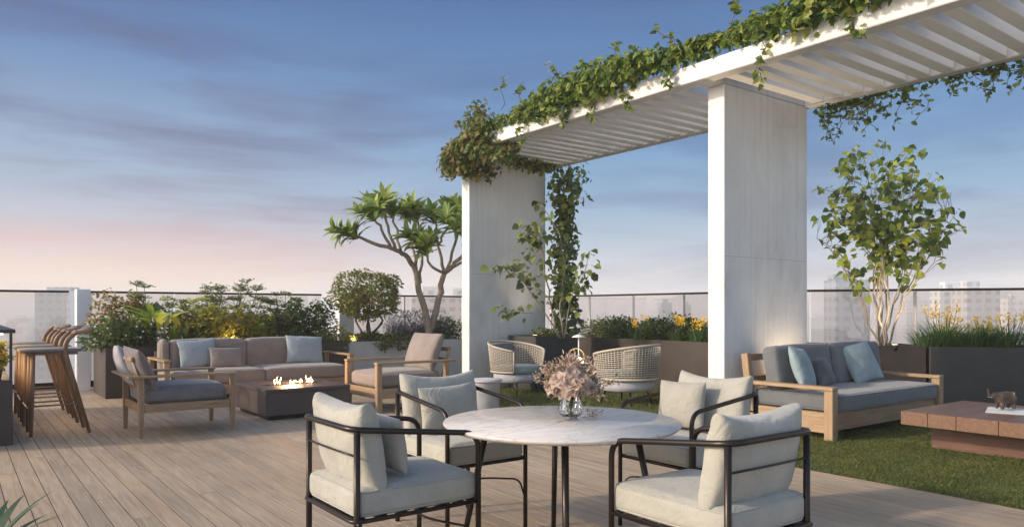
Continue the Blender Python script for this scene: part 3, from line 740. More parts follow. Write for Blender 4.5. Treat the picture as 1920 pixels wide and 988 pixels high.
for sx in (-1, 1):
    MB().box(1.30 * sx - .045, 1.30 * sx + .045, -.55, .50, .56, .59, .006).build('armrest', 'golden_teak_y', S)
    MB().box(1.30 * sx - .035, 1.30 * sx + .035, -.54, -.44, 0, .558, .006).build('leg', 'golden_teak_z', S)
    MB().box(1.30 * sx - .035, 1.30 * sx + .035, .40, .49, 0, .558, .006).build('leg', 'golden_teak_z', S)
    MB().box(1.30 * sx - .02, 1.30 * sx + .02, -.438, .398, .10, .24, .004).build('side_rail', 'teak_y', S)
for i, cx_ in enumerate((-.62, .62)):
    o = MB().cushion(1.225, .92, .18, .045, .02, (cx_, -.06, .335), 16, .006, i).build('seat_cushion', 'taupe_fabric', S); piping(o, 1.225, .92, .18, .045, (cx_, -.06, .335), 'taupe_fabric')
for i, (a_, b_) in enumerate(((-1.235, -1.12), (-1.10, -.055), (-.045, 1.07))):
    MB().cushion(b_ - a_, .24, .44, .05, .02, ((a_ + b_) / 2, .29, .60), 14, .007, 20 + i, rot=None).build('back_cushion', 'taupe_fabric', S)
yw = 11.05
pillow('throw_pillow', .52, .42, .15, (2.80, 11.08, .435), R(-90), R(20), 'pale_blue', 'pale blue pillow at the left end of the taupe sofa', roll=R(3), seed=8)
pillow('throw_pillow', .46, .30, .13, (3.12, 10.90, .435), R(-88), R(22), 'taupe_fabric', 'small taupe pillow in front of the pale blue one on the taupe sofa', roll=R(-2), seed=9)
pillow('throw_pillow', .58, .44, .16, (4.33, 11.05, .435), R(-92), R(20), 'pale_blue', 'pale blue pillow at the right end of the taupe sofa', roll=R(-4), seed=10)

# fire table
Fp = empty('fire_table', (3.33, 8.95, 0), 0, 'dark brown square fire pit table with small flames burning', 'fire table')
MB().box(-.46, .46, -.52, .52, 0, .05, .004).build('plinth', 'black_metal', Fp)
m = MB()
m.box(-.51, .51, -.58, .58, .052, .31, .005); m.build('body', 'corten_table', Fp)
m = MB(); m.box(-.513, .513, -.583, -.14, .312, .352, .005); m.box(-.513, .513, .14, .583, .312, .352, .005); m.box(-.513, -.38, -.139, .139, .312, .352, .005); m.box(.38, .513, -.139, .139, .312, .352, .005)
m.build('top', 'corten_table', Fp)
MB().box(-.379, .379, -.138, .138, .312, .330, .002).build('burner_tray', 'black_metal', Fp)
random.seed(5); m = MB()
for _ in range(150):
    c = (U(-.36, .36), U(-.12, .12), U(.335, .352)); r_ = U(.012, .022)
    m.lathe([(0.001, -r_ * .8), (r_ * .8, -r_ * .4), (r_, .1 * r_), (r_ * .5, r_ * .75), (.001, r_ * .8)], 6, c, False, False)
tag(m.build('lava_stones', 'lava_stone', Fp), kind='stuff')
for i in range(18):
    bx, by = U(-.22, .36), U(-.07, .07); h = U(.025, .08) * (1.3 if abs(bx) > .12 else .7); pts = []; ph = U(0, 9)
    for k in range(8):
        t = k / 7; pts.append((bx + .02 * math.sin(ph + t * 5) * t, by + .012 * math.cos(ph + t * 4) * t, .345 + h * t))
    MB().tube(pts, [max(.0008, .014 * math.sin(math.pi * (.16 + .84 * t / 7.0)) ** 1.1 * (1 - .4 * t / 7)) for t in range(8)], 7, sq=.5).build('flame', 'flame', Fp)
fl = bpy.data.lights.new('flame_light', 'POINT'); flo = bpy.data.objects.new('flame_light', fl); COL.objects.link(flo); flo.parent = Fp; flo.location = (0, 0, .5); fl.energy = 14; fl.color = (1, .55, .25); fl.shadow_soft_size = .12

# ------------------------------------------------------------------ dining chairs (pinwheel round the marble table)
GCH = 'tube framed dining chairs round the marble table'
def dining_chair():
    t = empty('dining_chair', cat='dining chair', group=GCH); y0 = .262
    arm = fillet([(.305, -y0, 0), (.305, -y0, .705), (-.30, -y0, .775), (-.30, y0, .775), (.305, y0, .705), (.305, y0, 0)], [.075, .085, .085, .075], 8)
    MB().tube(arm, .0125, 12).build('arm_frame', 'bronze_metal', t)
    for s_ in (-1, 1):
        MB().tube([(-.272, (y0 - .012) * s_, 0), (-.272, (y0 - .012) * s_, .763)], .0135, 12).build('leg', 'bronze_metal', t)
        MB().tube([(-.272, (y0 - .012) * s_, .395), (-.272, (y0 + .018) * s_, .395)], .010, 8).build('bolt', 'bronze_metal', t)
    MB().tube([(-.275, -y0 + .012, .665), (-.288, -.1, .668), (-.288, .1, .668), (-.275, y0 - .012, .665)], .0048, 8).build('back_rod', 'bronze_metal', t)
    lo = fillet([(.305, -y0, .405), (-.29, -y0, .405), (-.29, y0, .405), (.305, y0, .405)], .05, 6)
    MB().tube(lo, .0095, 10).build('seat_rail', 'bronze_metal', t)
    MB().tube([(.295, -y0, .403), (.295, y0, .403)], .0095, 10).build('front_rail', 'bronze_metal', t)
    MB().tube(fillet([(.303, -y0 + .01, .20), (.285, -y0 + .03, .285), (.15, 0, .30), (.285, y0 - .03, .285), (.303, y0 - .01, .20)], [.04, .25, .04], 7), .0055, 8).build('stretcher', 'bronze_metal', t)
    m = MB()
    for i in range(6): m.box(-.27 + i * .095, -.25 + i * .095 + .03, -y0 + .01, y0 - .01, .398, .406, .001)
    m.build('seat_slats', 'bronze_metal', t)
    sc_ = MB().cushion(.585, .505, .115, .030, .014, (.02, 0, .470), 18, .004, 2).build('seat_cushion', 'oat_fabric', t); piping(sc_, .585, .505, .115, .030, (.02, 0, .470), 'oat_fabric')
    m = MB(); m.pillow(.51, .375, .16, .03, rot=Ry(-R(11)), c=(-.160, 0, .508), n=24, wr=.010, seed=11, sag=.03, boxy=.25); m.build('back_cushion', 'oat_fabric', t)
    return t
dc = dining_chair()
chairs = [((1.565, 3.005), 0, 'dining chair at front left with its back cushion slumped over the rail'),
          ((2.365, 3.68), -90, 'dining chair behind the marble table on the left, facing the camera'),
          ((3.415, 2.835), 180, 'dining chair behind the marble table on the right, next to the grey sofa'),
          ((2.47, 1.945), 90, 'dining chair at front right seen from behind, without a small pillow')]
for i, ((x_, y_), a_, lb) in enumerate(chairs):
    c = dc if i == 0 else copy_tree(dc); place(c, (x_, y_, 0), R(a_), lb)
def chair_pillow(i, dx, dy, w, h, lb, seed):
    (x_, y_), a_, _ = chairs[i]; p = Rz(R(a_)) @ Vector((dx, dy, 0))
    pillow('lumbar_pillow', w, h, .13, (x_ + p.x, y_ + p.y, .555), R(a_), R(9), 'oat_pillow', lb, seed=seed, roll=R(2))
chair_pillow(0, -.02, -.01, .38, .245, 'small oat pillow propped on the front left dining chair', 31)
chair_pillow(1, -.005, -.05, .37, .26, 'small oat pillow on the dining chair facing the camera behind the table', 32)
chair_pillow(2, -.005, -.085, .34, .28, 'small oat pillow on the dining chair next to the grey sofa', 33)

# marble table
TC = Vector((2.36, 2.75, 0)); TZ = .715
T = empty('dining_table', TC, R(10), 'round white marble dining table with four dark tube legs', 'dining table')
MB().lathe([(.535, TZ - .024), (.556, TZ - .022), (.567, TZ - .013), (.570, TZ - .006), (.568, TZ)], 96).build('marble_top', 'white_marble', T)
MB().lathe([(.30, TZ - .040), (.30, TZ - .026)], 40).build('support_plate', 'bronze_metal', T)
base_a = math.atan2(-.6, .8) - R(10)
for k, (ra, rb) in enumerate(((.36, .50), (.36, .50), (.36, .50), (.36, .50))):
    a = base_a + (0, math.pi, math.pi / 2 + .02, -math.pi / 2 - .02)[k]; c, s_ = math.cos(a), math.sin(a)
    MB().tube([(ra * c, ra * s_, TZ - .03), (rb * c, rb * s_, 0)], [.017, .013], 12).build('leg', 'bronze_metal', T)
    MB().tube([(.29 * c, .29 * s_, TZ - .033), (ra * c, ra * s_, TZ - .033)], .009, 8).build('bracket', 'bronze_metal', T)

# vase and bouquet
random.seed(21)
vp = G(1070, 787, TZ); Vr = empty('glass_vase', (vp.x, vp.y, TZ + .001), 0, 'faceted crystal vase standing on the marble table', 'vase')
prof = [(.028, 0), (.036, .006), (.058, .035), (.062, .055), (.052, .085), (.040, .115), (.036, .135), (.040, .142)]
m = MB(); seg = 14; vs = []; fs = []
allp = prof + [(r_ - .006, z_) for r_, z_ in prof[::-1] if z_ > .008] + [(.022, .012)]
for j, (r_, z_) in enumerate(allp):
    for k in range(seg):
        a = 2 * math.pi * (k + .5 * (j % 2)) / seg; vs.append((r_ * math.cos(a), r_ * math.sin(a), z_))
for j in range(len(allp) - 1):
    for k in range(seg):
        k2 = (k + 1) % seg; a_, b_, c_, d_ = j * seg + k, j * seg + k2, (j + 1) * seg + k2, (j + 1) * seg + k
        fs += [(a_, b_, d_), (b_, c_, d_)] if j % 2 == 0 else [(a_, b_, c_), (a_, c_, d_)]
fs.append(tuple(range(seg))[::-1]); fs.append(tuple((len(allp) - 1) * seg + k for k in range(seg))); m.add(vs, fs); m.build('glass', 'crystal', Vr)
bq = empty('flower_bouquet', (vp.x, vp.y, TZ + .02), 0, 'dried blush flower bouquet in the crystal vase', 'bouquet')
tips = []; ms = MB(); ml = MB()
for i in range(62):
    a = U(0, 6.283); el = U(.05, 1.45); L = U(.10, .20) if i > 14 else U(.17, .235)
    b0 = Vector((U(-.015, .015), U(-.015, .015), .105)); tp = b0 + Vector((math.cos(a) * math.cos(el), math.sin(a) * math.cos(el), math.sin(el) * .95)) * L
    ms.tube([(b0.x * .4, b0.y * .4, .0), tuple(b0), tuple(b0.lerp(tp, .55) + Vector((0, 0, .012))), tuple(tp)], .0013, 5); tips.append((tp, (tp - b0).normalized()))
ms.build('stems', 'green_stem', bq)
def rose(mb_, c, rad, d):
    d = d.normalized()
    for ring, (n, el, k) in enumerate(((3, .15, .35), (5, .45, .6), (6, .85, .85), (7, 1.25, 1.0))):
        for j in range(n):
            a = 2 * math.pi * (j + .3 * ring) / n + U(-.1, .1); o1 = d.orthogonal().normalized(); o2 = d.cross(o1)
            rr = o1 * math.cos(a) + o2 * math.sin(a); base = c + rr * rad * .12 * ring; dirp = (d * math.cos(el) + rr * math.sin(el)).normalized()
            mb_.leaf(base, dirp, -rr + d * .3, rad * k * 1.05, rad * 1.15 * k + .006, 'heart', .5)
cd = Vector((-.6, -.8, 0)); rv = Vector((.8, -.6, 0))
for (dx, dz, dy, rd) in ((-.008, .165, .125, .050), (-.062, .185, .10, .040), (.050, .185, .105, .038), (.0, .215, .10, .034), (-.09, .15, .08, .034), (.085, .15, .085, .036), (-.03, .13, .10, .036), (.02, .235, .01, .034), (-.03, .245, -.03, .03), (.075, .15, .02, .032), (-.085, .14, .0, .03), (.0, .17, -.08, .04), (-.04, .15, -.07, .035), (.06, .22, -.05, .034)):
    mf = MB(); c = rv * dx + cd * dy + Vector((0, 0, dz)); rose(mf, c, rd, (cd * (.6 if dy > 0 else -.4) + rv * dx * 6 + Vector((0, 0, .5)))); mf.build('rose', 'blush_petal', bq)
msp = MB(); mbb = MB()
for tp, d in tips:
    for _ in range(15):
        p = tp + rdir() * U(.0, .035); ml.leaf(p - d * U(0, .05), (d + rdir() * .9).normalized(), rdir(), U(.014, .03), U(.006, .013), 'ovate')
    for _ in range(7):
        p = tp + rdir() * U(.005, .028); r_ = U(.0025, .0048); mbb.lathe([(.0004, -r_), (r_ * .9, -.3 * r_), (r_ * .9, .4 * r_), (.0004, r_)], 6, tuple(p), True, False)
    for _ in range(4): msp.leaf(tp - d * U(.03, .10) + rdir() * .01, (d * .3 + rdir()).normalized(), rdir(), U(.03, .05), U(.012, .02), 'ovate')
tag(ml.build('sprig_leaves', 'dried_sprig', bq), kind='stuff'); tag(mbb.build('berries', 'blush_petal', bq), kind='stuff'); msp.build('leaves', 'dusty_leaf', bq)
sp0 = G(1045, 792, TZ); sp1 = G(1122, 782, TZ)
sg = empty('fallen_sprig', sp0, 0, 'small dried pink sprig lying on the marble table beside the vase', 'sprig')
m = MB(); e_ = sp1 - sp0; m.tube([(0, 0, .004), tuple(e_ * .5 + Vector((.004, .004, .008))), tuple(e_ * .95 + Vector((0, 0, .012)))], .0013, 5); m.tube([tuple(e_ * .25 + Vector((0, 0, .006))), tuple(e_ * .5 + Vector((-.02, -.03, .006)))], .001, 5); m.build('stem', 'vine_stem', sg)
m = MB()
for _ in range(90):
    p = e_ * U(.7, 1.05) + Vector((U(-.02, .02), U(-.02, .02), U(.004, .04))); m.leaf(p, rdir(-.2, 1), rdir(), U(.006, .016), U(.005, .010), 'ovate')
m.build('blossoms', 'blush_petal', sg)

# ------------------------------------------------------------------ rattan chairs, small tables, lamps on the lawn
def rattan_chair():
    t = empty('rattan_chair', cat='rattan chair'); Rr = .40
    # horseshoe shell, open to +x; the top rim drops towards the arms
    A0, A1, n = R(52), R(308), 44
    def rim(a, k):      # k 0 bottom 1 top
        f = (1 - math.cos(a - 0)) / 2; top = .60 + .17 * f ** .8; bot = .335; z = bot + (top - bot) * k; rr = Rr * (.93 + .10 * k + .03 * f); sx = 1.03
        return Vector((rr * math.cos(a) * sx, rr * math.sin(a), z))
    m = MB(); rows = 15
    for j in range(rows):
        k = (j + .5) / rows; m.tube([rim(A0 + (A1 - A0) * i / n, k) + Vector((0, 0, 0)) for i in range(n + 1)], .0058, 5)
    m.build('horizontal_weave', 'rope_cream', t)
    m = MB()
    for i in range(0, n * 2 + 1, 2):
        a = A0 + (A1 - A0) * i / (2 * n); m.tube([rim(a, 0), rim(a, .5), rim(a, 1)], .0048, 5)
    m.build('vertical_weave', 'rope_cream', t)
    top = [rim(A0 + (A1 - A0) * i / n, 1) for i in range(n + 1)]; bot = [rim(A0 + (A1 - A0) * i / n, 0) for i in range(n + 1)]
    MB().tube(top, .016, 10).build('top_rim', 'rope_cream', t); MB().tube(bot, .014, 10).build('lower_rim', 'rope_cream', t)
    m = MB(); m.tube([top[0], bot[0]], .014, 8); m.tube([top[-1], bot[-1]], .014, 8); m.build('arm_end', 'rope_cream', t)
    m = MB(); m.lathe([(.30, .30), (.36, .31), (.37, .345), (.37, .385), (.34, .42), (.20, .432), (.02, .435)], 32); m.build('seat_cushion', 'seafoam', t)
    m = MB()
    vs = []; fs = []
    for j, k in enumerate((.25, .5, .8, .97)):
        for i in range(21):
            a = R(105) + R(150) * i / 20; p = rim(a, k); vs.append((p.x * .88, p.y * .88, p.z))
    m.cushion(.10, .46, .30, .04, .03, (-.30, 0, .57), 12, .004, 4); m.build('back_cushion', 'slate_fabric', t)
    MB().lathe([(.28, .175), (.335, .19), (.35, .24), (.35, .31), (.33, .325)], 32).build('seat_base', 'lilac_grey', t)
    for a in (45, 135, 225, 315):
        c, s_ = math.cos(R(a)), math.sin(R(a)); MB().tube([(.25 * c, .25 * s_, .20), (.33 * c, .33 * s_, .0)], .011, 8).build('leg', 'black_metal', t)
    MB().tube([(.27 * math.cos(a), .27 * math.sin(a), .295) for a in [2 * math.pi * i / 32 for i in range(32)]], .011, 8, closed=True).build('seat_ring', 'black_metal', t)
    return t
GR = 'woven rattan tub chairs on the lawn'
rc = rattan_chair(); place(rc, (6.78, 8.92, 0), R(-82), 'woven rattan tub chair at the foot of the far pergola column', group=GR)
c = copy_tree(rc); place(c, (7.22, 7.08, 0), R(100), 'woven rattan tub chair turned away in front of the long planter', group=GR); c.scale = (1.06, 1.06, 1.03)
lt = Q(1080, 690, 8.2)
r = empty('side_table', (lt.x, lt.y, 0), 0, 'small round side table on the lawn carrying the glowing lantern', 'side table')
hz = lt.z - .002
MB().lathe([(.20, hz - .02), (.205, hz - .01), (.20, hz)], 32).build('table_top', 'grey_stone', r); MB().lathe([(.12, 0), (.12, .015), (.018, .025), (.016, hz - .02)], 20).build('pedestal', 'black_metal', r)
r = empty('lantern', (lt.x, lt.y, lt.z), 0, 'small glowing cream lantern with a brass ring handle behind the bouquet', 'lantern')
MB().lathe([(.085, 0), (.095, .02), (.088, .06), (.07, .10), (.05, .115)], 24).build('shade', 'lamp_glow', r)
MB().lathe([(.09, -.001), (.097, .006), (.09, .012)], 24).build('base_ring', 'brass', r)
MB().tube([(.088 * math.cos(a) * .8, -.088 * math.cos(a) * .6, .13 + .088 * math.sin(a)) for a in [2 * math.pi * i / 36 for i in range(36)]], .0055, 8, closed=True).build('handle', 'brass', r)
pl = Q(1085, 628, 10.3)
r = empty('path_light', (pl.x, pl.y, 0), 0, 'thin garden light with flat shade by the dark square planter', 'garden light')
MB().tube([(0, 0, 0), (0, 0, pl.z)], .009, 8).build('pole', 'white_paint', r); MB().lathe([(.10, pl.z - .03), (.06, pl.z - .005), (.01, pl.z + .01)], 20).build('shade', 'white_paint', r)
st = Vector((4.95, 7.12, 0))
r = empty('drum_table', st, 0, 'round grey drum side table next to the golden armchair', 'side table')
MB().lathe([(.17, 0), (.175, .02), (.165, .20), (.175, .40), (.18, .42)], 36).build('drum', 'grey_stone', r); MB().lathe([(.19, .421), (.20, .43), (.20, .44), (.19, .45)], 36).build('table_top', 'lilac_grey', r)

# ------------------------------------------------------------------ grey sofa, timber coffee table, elephant
S2 = empty('outdoor_sofa', (7.80, 4.32, 0), 0, 'wooden framed grey sofa on the lawn in front of the near pergola column', 'sofa')
hw = 1.155
for sx in (-1, 1):
    x_ = hw * sx - .05 * sx
    MB().box(x_ - .05, x_ + .05, -.50, -.41, 0, .478, .006).build('front_post', 'golden_teak_z', S2)
    MB().box(x_ - .052, x_ + .052, -.502, .50, .48, .517, .006).build('armrest', 'golden_teak_y', S2)
    MB().box(x_ - .02, x_ + .02, -.408, .36, .07, .265, .004).build('side_panel', 'golden_teak_y', S2)
    m = MB(); m.m = Matrix.Translation((x_, .40, .0)) @ Matrix.Rotation(R(-7), 4, 'X'); m.box(-.035, .035, -.04, .04, 0, .80, .006); m.build('rear_post', 'golden_teak_z', S2)
MB().box(-hw + .105, hw - .105, -.455, -.42, .09, .262, .004).build('front_panel', 'teak_x', S2)
MB().box(-hw + .105, hw - .105, -.38, .36, .20, .26, .004).build('seat_board', 'teak_x', S2)
m = MB(); m.m = Matrix.Translation((0, .40, .0)) @ Matrix.Rotation(R(-7), 4, 'X')
m.box(-hw + .09, hw - .09, -.012, .012, .72, .79, .004); m.box(-hw + .09, hw - .09, -.012, .012, .50, .56, .004); m.box(-hw + .09, hw - .09, -.012, .012, .30, .36, .004); m.build('back_rails', 'teak_x', S2)
MB().box(-.5, .5, -.3, .3, .0, .198, .004).build('plinth', 'gap_shade_and_plinth', S2)
MB().cushion(2 * hw - .215, .93, .165, .045, .014, (0, -.03, .348), 22, .006, 3).build('seat_cushion', 'slate_fabric', S2)
piping([k for k in bpy.data.objects if k.parent == S2 and k.name.startswith('seat_cushion')][0], 2 * hw - .215, .93, .165, .045, (0, -.03, .348), 'slate_fabric', .005)
for i, (a_, b_) in enumerate(((-1.05, -.03), (-.015, 1.04))):
    m = MB(); m.m = Matrix.Translation(((a_ + b_) / 2, .20, .425)) @ Matrix.Rotation(R(-9), 4, 'X'); m.cushion(b_ - a_, .19, .45, .045, .012, (0, 0, .225), 16, .008, 40 + i); o = m.build('back_cushion', 'slate_fabric', S2); 
pillow('throw_pillow', .46, .45, .17, (6.98, 4.26, .445), R(-72), R(20), 'blue_pillow', 'light blue pillow at the left end of the grey outdoor sofa', roll=R(-7), seed=50)
pillow('throw_pillow', .42, .32, .15, (7.46, 4.34, .445), R(-84), R(24), 'speckled_grey', 'small speckled charcoal pillow on the grey outdoor sofa', roll=R(3), seed=51)
pillow('throw_pillow', .50, .47, .17, (8.27, 4.30, .445), R(-100), R(24), 'blue_pillow', 'light blue pillow at the right end of the grey outdoor sofa', roll=R(8), seed=52)

CT = empty('coffee_table', (7.40, 2.3, 0), 0, 'low reddish timber block coffee table on the lawn in front of the grey sofa', 'coffee table')
ys = [3.25, 3.02, 2.79, 2.47, 2.15, 1.84, 1.52, 1.2]; m = MB()
for a_, b_ in zip(ys, ys[1:]): m.box(-.63, .64, b_ - 2.3 + .0015, a_ - 2.3 - .0015, .232, .352, .004)
m.build('top', 'red_timber_x', CT)
MB().box(-.28, .45, -1.0, .84, 0, .230, .005).build('base', 'red_timber_y', CT)
ep = G(1884, 768, .362)
bk = empty('open_magazine', (ep.x + .02, ep.y - .02, .3535), R(18), 'white open magazine on the timber coffee table under the elephant', 'magazine')
m = MB(); 
for s_ in (-1, 1):
    vs = []; 
    for i in range(7):
        t = i / 6; vs += [(s_ * .24 * t, -.16, .001 + .010 * math.sin(math.pi * min(1, t * 1.05)) ** .7 * (1 - t * .6)), (s_ * .24 * t, .16, .001 + .010 * math.sin(math.pi * min(1, t * 1.05)) ** .7 * (1 - t * .6))]
    m.add(vs, [(2 * i, 2 * i + 1, 2 * i + 3, 2 * i + 2) if s_ < 0 else (2 * i, 2 * i + 2, 2 * i + 3, 2 * i + 1) for i in range(6)], True)
m.build('pages', 'book_paper', bk); MB().box(-.245, .245, -.163, .163, -.0005, .0012, .0003).build('cover', 'book_paper', bk)
random.seed(9)
# elephant: long axis local x, head towards -x
el = empty('elephant_statue', (ep.x, ep.y, .3665), math.atan2(-.6, .8) + R(8), 'small bronze elephant statue with raised trunk on the timber coffee table', 'statue')
em = bpy.data.meshes.new('body')
sk = [((0, 0, .105), .052), ((.05, 0, .105), .050), ((.085, 0, .098), .036), ((-.05, 0, .108), .046), ((-.085, 0, .125), .032), ((-.118, 0, .130), .026), ((-.145, 0, .122), .013), ((-.160, 0, .140), .010), ((-.162, 0, .168), .0085), ((-.172, 0, .188), .007),
      ((.062, .028, .055), .019), ((.060, .030, .004), .017), ((.062, -.028, .055), .019), ((.066, -.030, .004), .017), ((-.052, .028, .055), .018), ((-.056, .030, .004), .016), ((-.052, -.028, .055), .018), ((-.048, -.030, .004), .016), ((.115, 0, .085), .007), ((.120, 0, .055), .004)]
ed = [(0, 1), (1, 2), (0, 3), (3, 4), (4, 5), (5, 6), (6, 7), (7, 8), (8, 9), (1, 10), (10, 11), (1, 12), (12, 13), (3, 14), (14, 15), (3, 16), (16, 17), (2, 18), (18, 19)]
em.from_pydata([p for p, _ in sk], ed, []); eo = bpy.data.objects.new('body', em); COL.objects.link(eo); eo.parent = el; em.materials.append(MATS['bronze_statue'])
sm_ = eo.modifiers.new('skin', 'SKIN'); 
for i, (p, r_) in enumerate(sk): em.skin_vertices[0].data[i].radius = (r_, r_)
em.skin_vertices[0].data[0].use_root = True; sm_.use_smooth_shade = True
ss = eo.modifiers.new('sub', 'SUBSURF'); ss.levels = 2; ss.render_levels = 2
for s_ in (-1, 1):
    MB().add([(-.085, .024 * s_, .150), (-.055, .040 * s_, .150), (-.045, .046 * s_, .120), (-.062, .044 * s_, .085), (-.088, .030 * s_, .100), (-.088, .022 * s_, .135), (-.068, .040 * s_, .120)], [(6, 0, 1), (6, 1, 2), (6, 2, 3), (6, 3, 4), (6, 4, 5), (6, 5, 0)] if s_ > 0 else [(6, 1, 0), (6, 2, 1), (6, 3, 2), (6, 4, 3), (6, 5, 4), (6, 0, 5)], True).build('ear', 'bronze_statue', el)
    MB().tube([(-.125, .012 * s_, .118), (-.145, .016 * s_, .108), (-.160, .015 * s_, .116)], [.004, .003, .001], 6).build('tusk', 'rope_cream', el)
# ------------------------------------------------------------------ plants
def plant(name, loc, label, cat='plant', group=None, rz=0): return empty(name, loc, rz, label, cat, group)
# --- vines on the pergola
random.seed(41)
def vine_run(fm, sm_, pts, dens, spread, L, kind='ivy', drop=0):
    """leaves thick along a polyline; dens leaves per metre, spread as radius"""
    for a, b in zip(pts, pts[1:]):
        a, b = Vector(a), Vector(b); ln = (b - a).length
        sm_.tube(wiggle(a, b, 8, .05), .009, 6)
        for _ in range(int(dens * ln)):
            t = random.random(); c = a.lerp(b, t); k = .55 + .75 * max(0, noise.noise(c * 1.9 + Vector((5, 0, 0))) + .45)
            o = rdir(); o.z *= .9; p = c + o * spread * k * U(.1, 1) ** .5; p.z -= drop * random.random() ** 2
            s = U(.6, 1.3); fm.leaf(p, (rdir(-.9, .35) + Vector((0, 0, -.2))).normalized(), (o + Vector((0, 0, .7)) + rdir() * .5).normalized(), L * s, L * .85 * s, kind, U(.1, .35))
v1 = plant('climbing_vine', (6.3, 6, 3.8), 'thick green vine trailing along the front edge of the pergola roof', 'vine')
fm, sm_ = MB(), MB()
T_ = lambda x, y, z: (x - 6.3, y - 6, z - 3.8)
segs = [((6.22, 8.85, 3.95), (6.20, 8.2, 3.93), 170, .13), ((6.20, 8.2, 3.96), (6.15, 7.6, 3.95), 420, .19), ((6.15, 7.6, 3.97), (6.12, 6.7, 3.99), 620, .25), ((6.12, 6.7, 4.0), (6.1, 5.75, 4.02), 720, .29),
        ((6.1, 5.75, 4.00), (6.2, 5.2, 4.02), 420, .20), ((6.2, 5.2, 4.02), (6.22, 4.4, 4.02), 420, .15), ((6.22, 4.4, 4.0), (6.12, 3.9, 3.98), 520, .22), ((6.12, 3.9, 3.97), (6.1, 2.9, 4.0), 620, .26), ((6.12, 2.9, 4.0), (6.1, 1.2, 4.0), 420, .25), ((6.1, 1.2, 4.0), (6.2, -.5, 4.0), 250, .22)]
for a, b, d_, s_ in segs: vine_run(fm, sm_, [T_(*a), T_(*b)], d_ * 1.5, s_ * .92, .085, drop=.10)
for y_ in (8.45, 8.0, 7.3, 6.85, 6.2, 5.3, 4.6, 3.6, 3.2):          # free shoots standing up from the mass
    p0 = Vector(T_(6.15, y_, 4.05)); p1 = p0 + Vector((U(-.12, .1), U(-.1, .3), U(.22, .42))); w = wiggle(p0, p1, 6, .07); sm_.tube(w, .0045, 5)
    for q in w[3:]:
        for _ in range(3): fm.leaf(q + rdir() * .03, rdir(-.4, .6), Vector((0, 0, 1)) + rdir() * .6, .085, .075, 'ivy')
for (y_, dz) in ((7.9, .32), (6.6, .30), (5.4, .22), (4.25, .45), (3.4, .25), (7.1, .25), (6.1, .28)):
    p0 = Vector(T_(6.14, y_, 3.85)); p1 = p0 + Vector((U(-.05, .12), U(-.15, .15), -dz)); w = wiggle(p0, p1, 6, .06); sm_.tube(w, .004, 5)
    for q in w[2:]:
        for _ in range(4): fm.leaf(q + rdir() * .035, rdir(-1, .1), rdir(), .075, .06, 'ivy')
fm.build('foliage', 'ivy_leaf', v1); sm_.build('stem', 'vine_stem', v1)
v2 = plant('climbing_vine', (6.4, 9.9, 3.7), 'reddish autumn-tinted vine clump on the left corner of the pergola roof', 'vine')
fm, sm_ = MB(), MB(); T_ = lambda x, y, z: (x - 6.4, y - 9.9, z - 3.7)
vine_run(fm, sm_, [T_(6.25, 10.0, 3.62), T_(6.22, 9.8, 3.72), T_(6.15, 9.3, 3.80), T_(6.15, 8.75, 3.90)], 900, .30, .085, drop=.12)
vine_run(fm, sm_, [T_(6.2, 9.4, 4.0), T_(6.25, 9.1, 4.26)], 420, .19, .08)
vine_run(fm, sm_, [T_(6.15, 9.1, 3.7), T_(6.35, 8.5, 3.55)], 900, .20, .085, drop=.15)
vine_run(fm, sm_, [T_(6.2, 10.0, 3.50), T_(6.4, 9.6, 3.48), T_(6.75, 9.55, 3.50)], 800, .19, .08, drop=.1)
fm.build('foliage', 'autumn_leaf', v2); sm_.build('stem', 'vine_stem', v2)
v3 = plant('climbing_vine', (8.3, 9.6, 2), 'dark green vine climbing the edge of the far pergola column', 'vine')
fm, sm_ = MB(), MB(); T_ = lambda x, y, z: (x - 8.3, y - 9.6, z - 2)
vine_run(fm, sm_, [T_(8.25, 9.45, .78), T_(8.30, 9.6, 1.4), T_(8.32, 9.62, 2.2), T_(8.34, 9.6, 3.0), T_(8.36, 9.58, 3.45)], 400, .27, .105, 'heart')
vine_run(fm, sm_, [T_(8.35, 9.58, 3.30), T_(8.4, 9.55, 3.62)], 450, .36, .10)
vine_run(fm, sm_, [T_(8.0, 9.5, 3.60), T_(7.5, 9.4, 3.62), T_(6.9, 9.3, 3.58)], 320, .17, .085)
fm.build('foliage', 'dark_heart_leaf', v3); sm_.build('stem', 'vine_stem', v3)
v4 = plant('hanging_vine', (8.2, 3.5, 3.6), 'thin leafy vine hanging from the back edge of the pergola right of the near column', 'vine')
fm, sm_ = MB(), MB(); T_ = lambda x, y, z: (x - 8.2, y - 3.5, z - 3.6)
vine_run(fm, sm_, [T_(8.19, 4.85, 3.62), T_(8.19, 4.2, 3.62)], 130, .10, .07)
vine_run(fm, sm_, [T_(8.19, 4.2, 3.64), T_(8.19, 3.0, 3.66), T_(8.19, 2.2, 3.66)], 80, .08, .07)
for _ in range(64):
    y_ = U(2.0, 4.85); k = .9 if y_ > 3.7 else .62; p0 = Vector(T_(8.2 + U(-.03, .05), y_, 3.66)); ln = U(.08, .50) * k
    p1 = p0 + Vector((U(-.05, .1), U(-.2, .2), -ln)); w = wiggle(p0, p1, 7, .09); sm_.tube(w, .0032, 4)
    for q in w[1:]:
        if random.random() < .8: fm.leaf(q, rdir(-1, .2), rdir(), U(.05, .08), U(.035, .06), 'ivy')
        if random.random() < .5: fm.leaf(q + rdir() * .03, rdir(-1, .2), rdir(), U(.04, .07), U(.03, .05), 'ivy')
fm.build('foliage', 'ivy_leaf', v4); sm_.build('stem', 'vine_stem', v4)

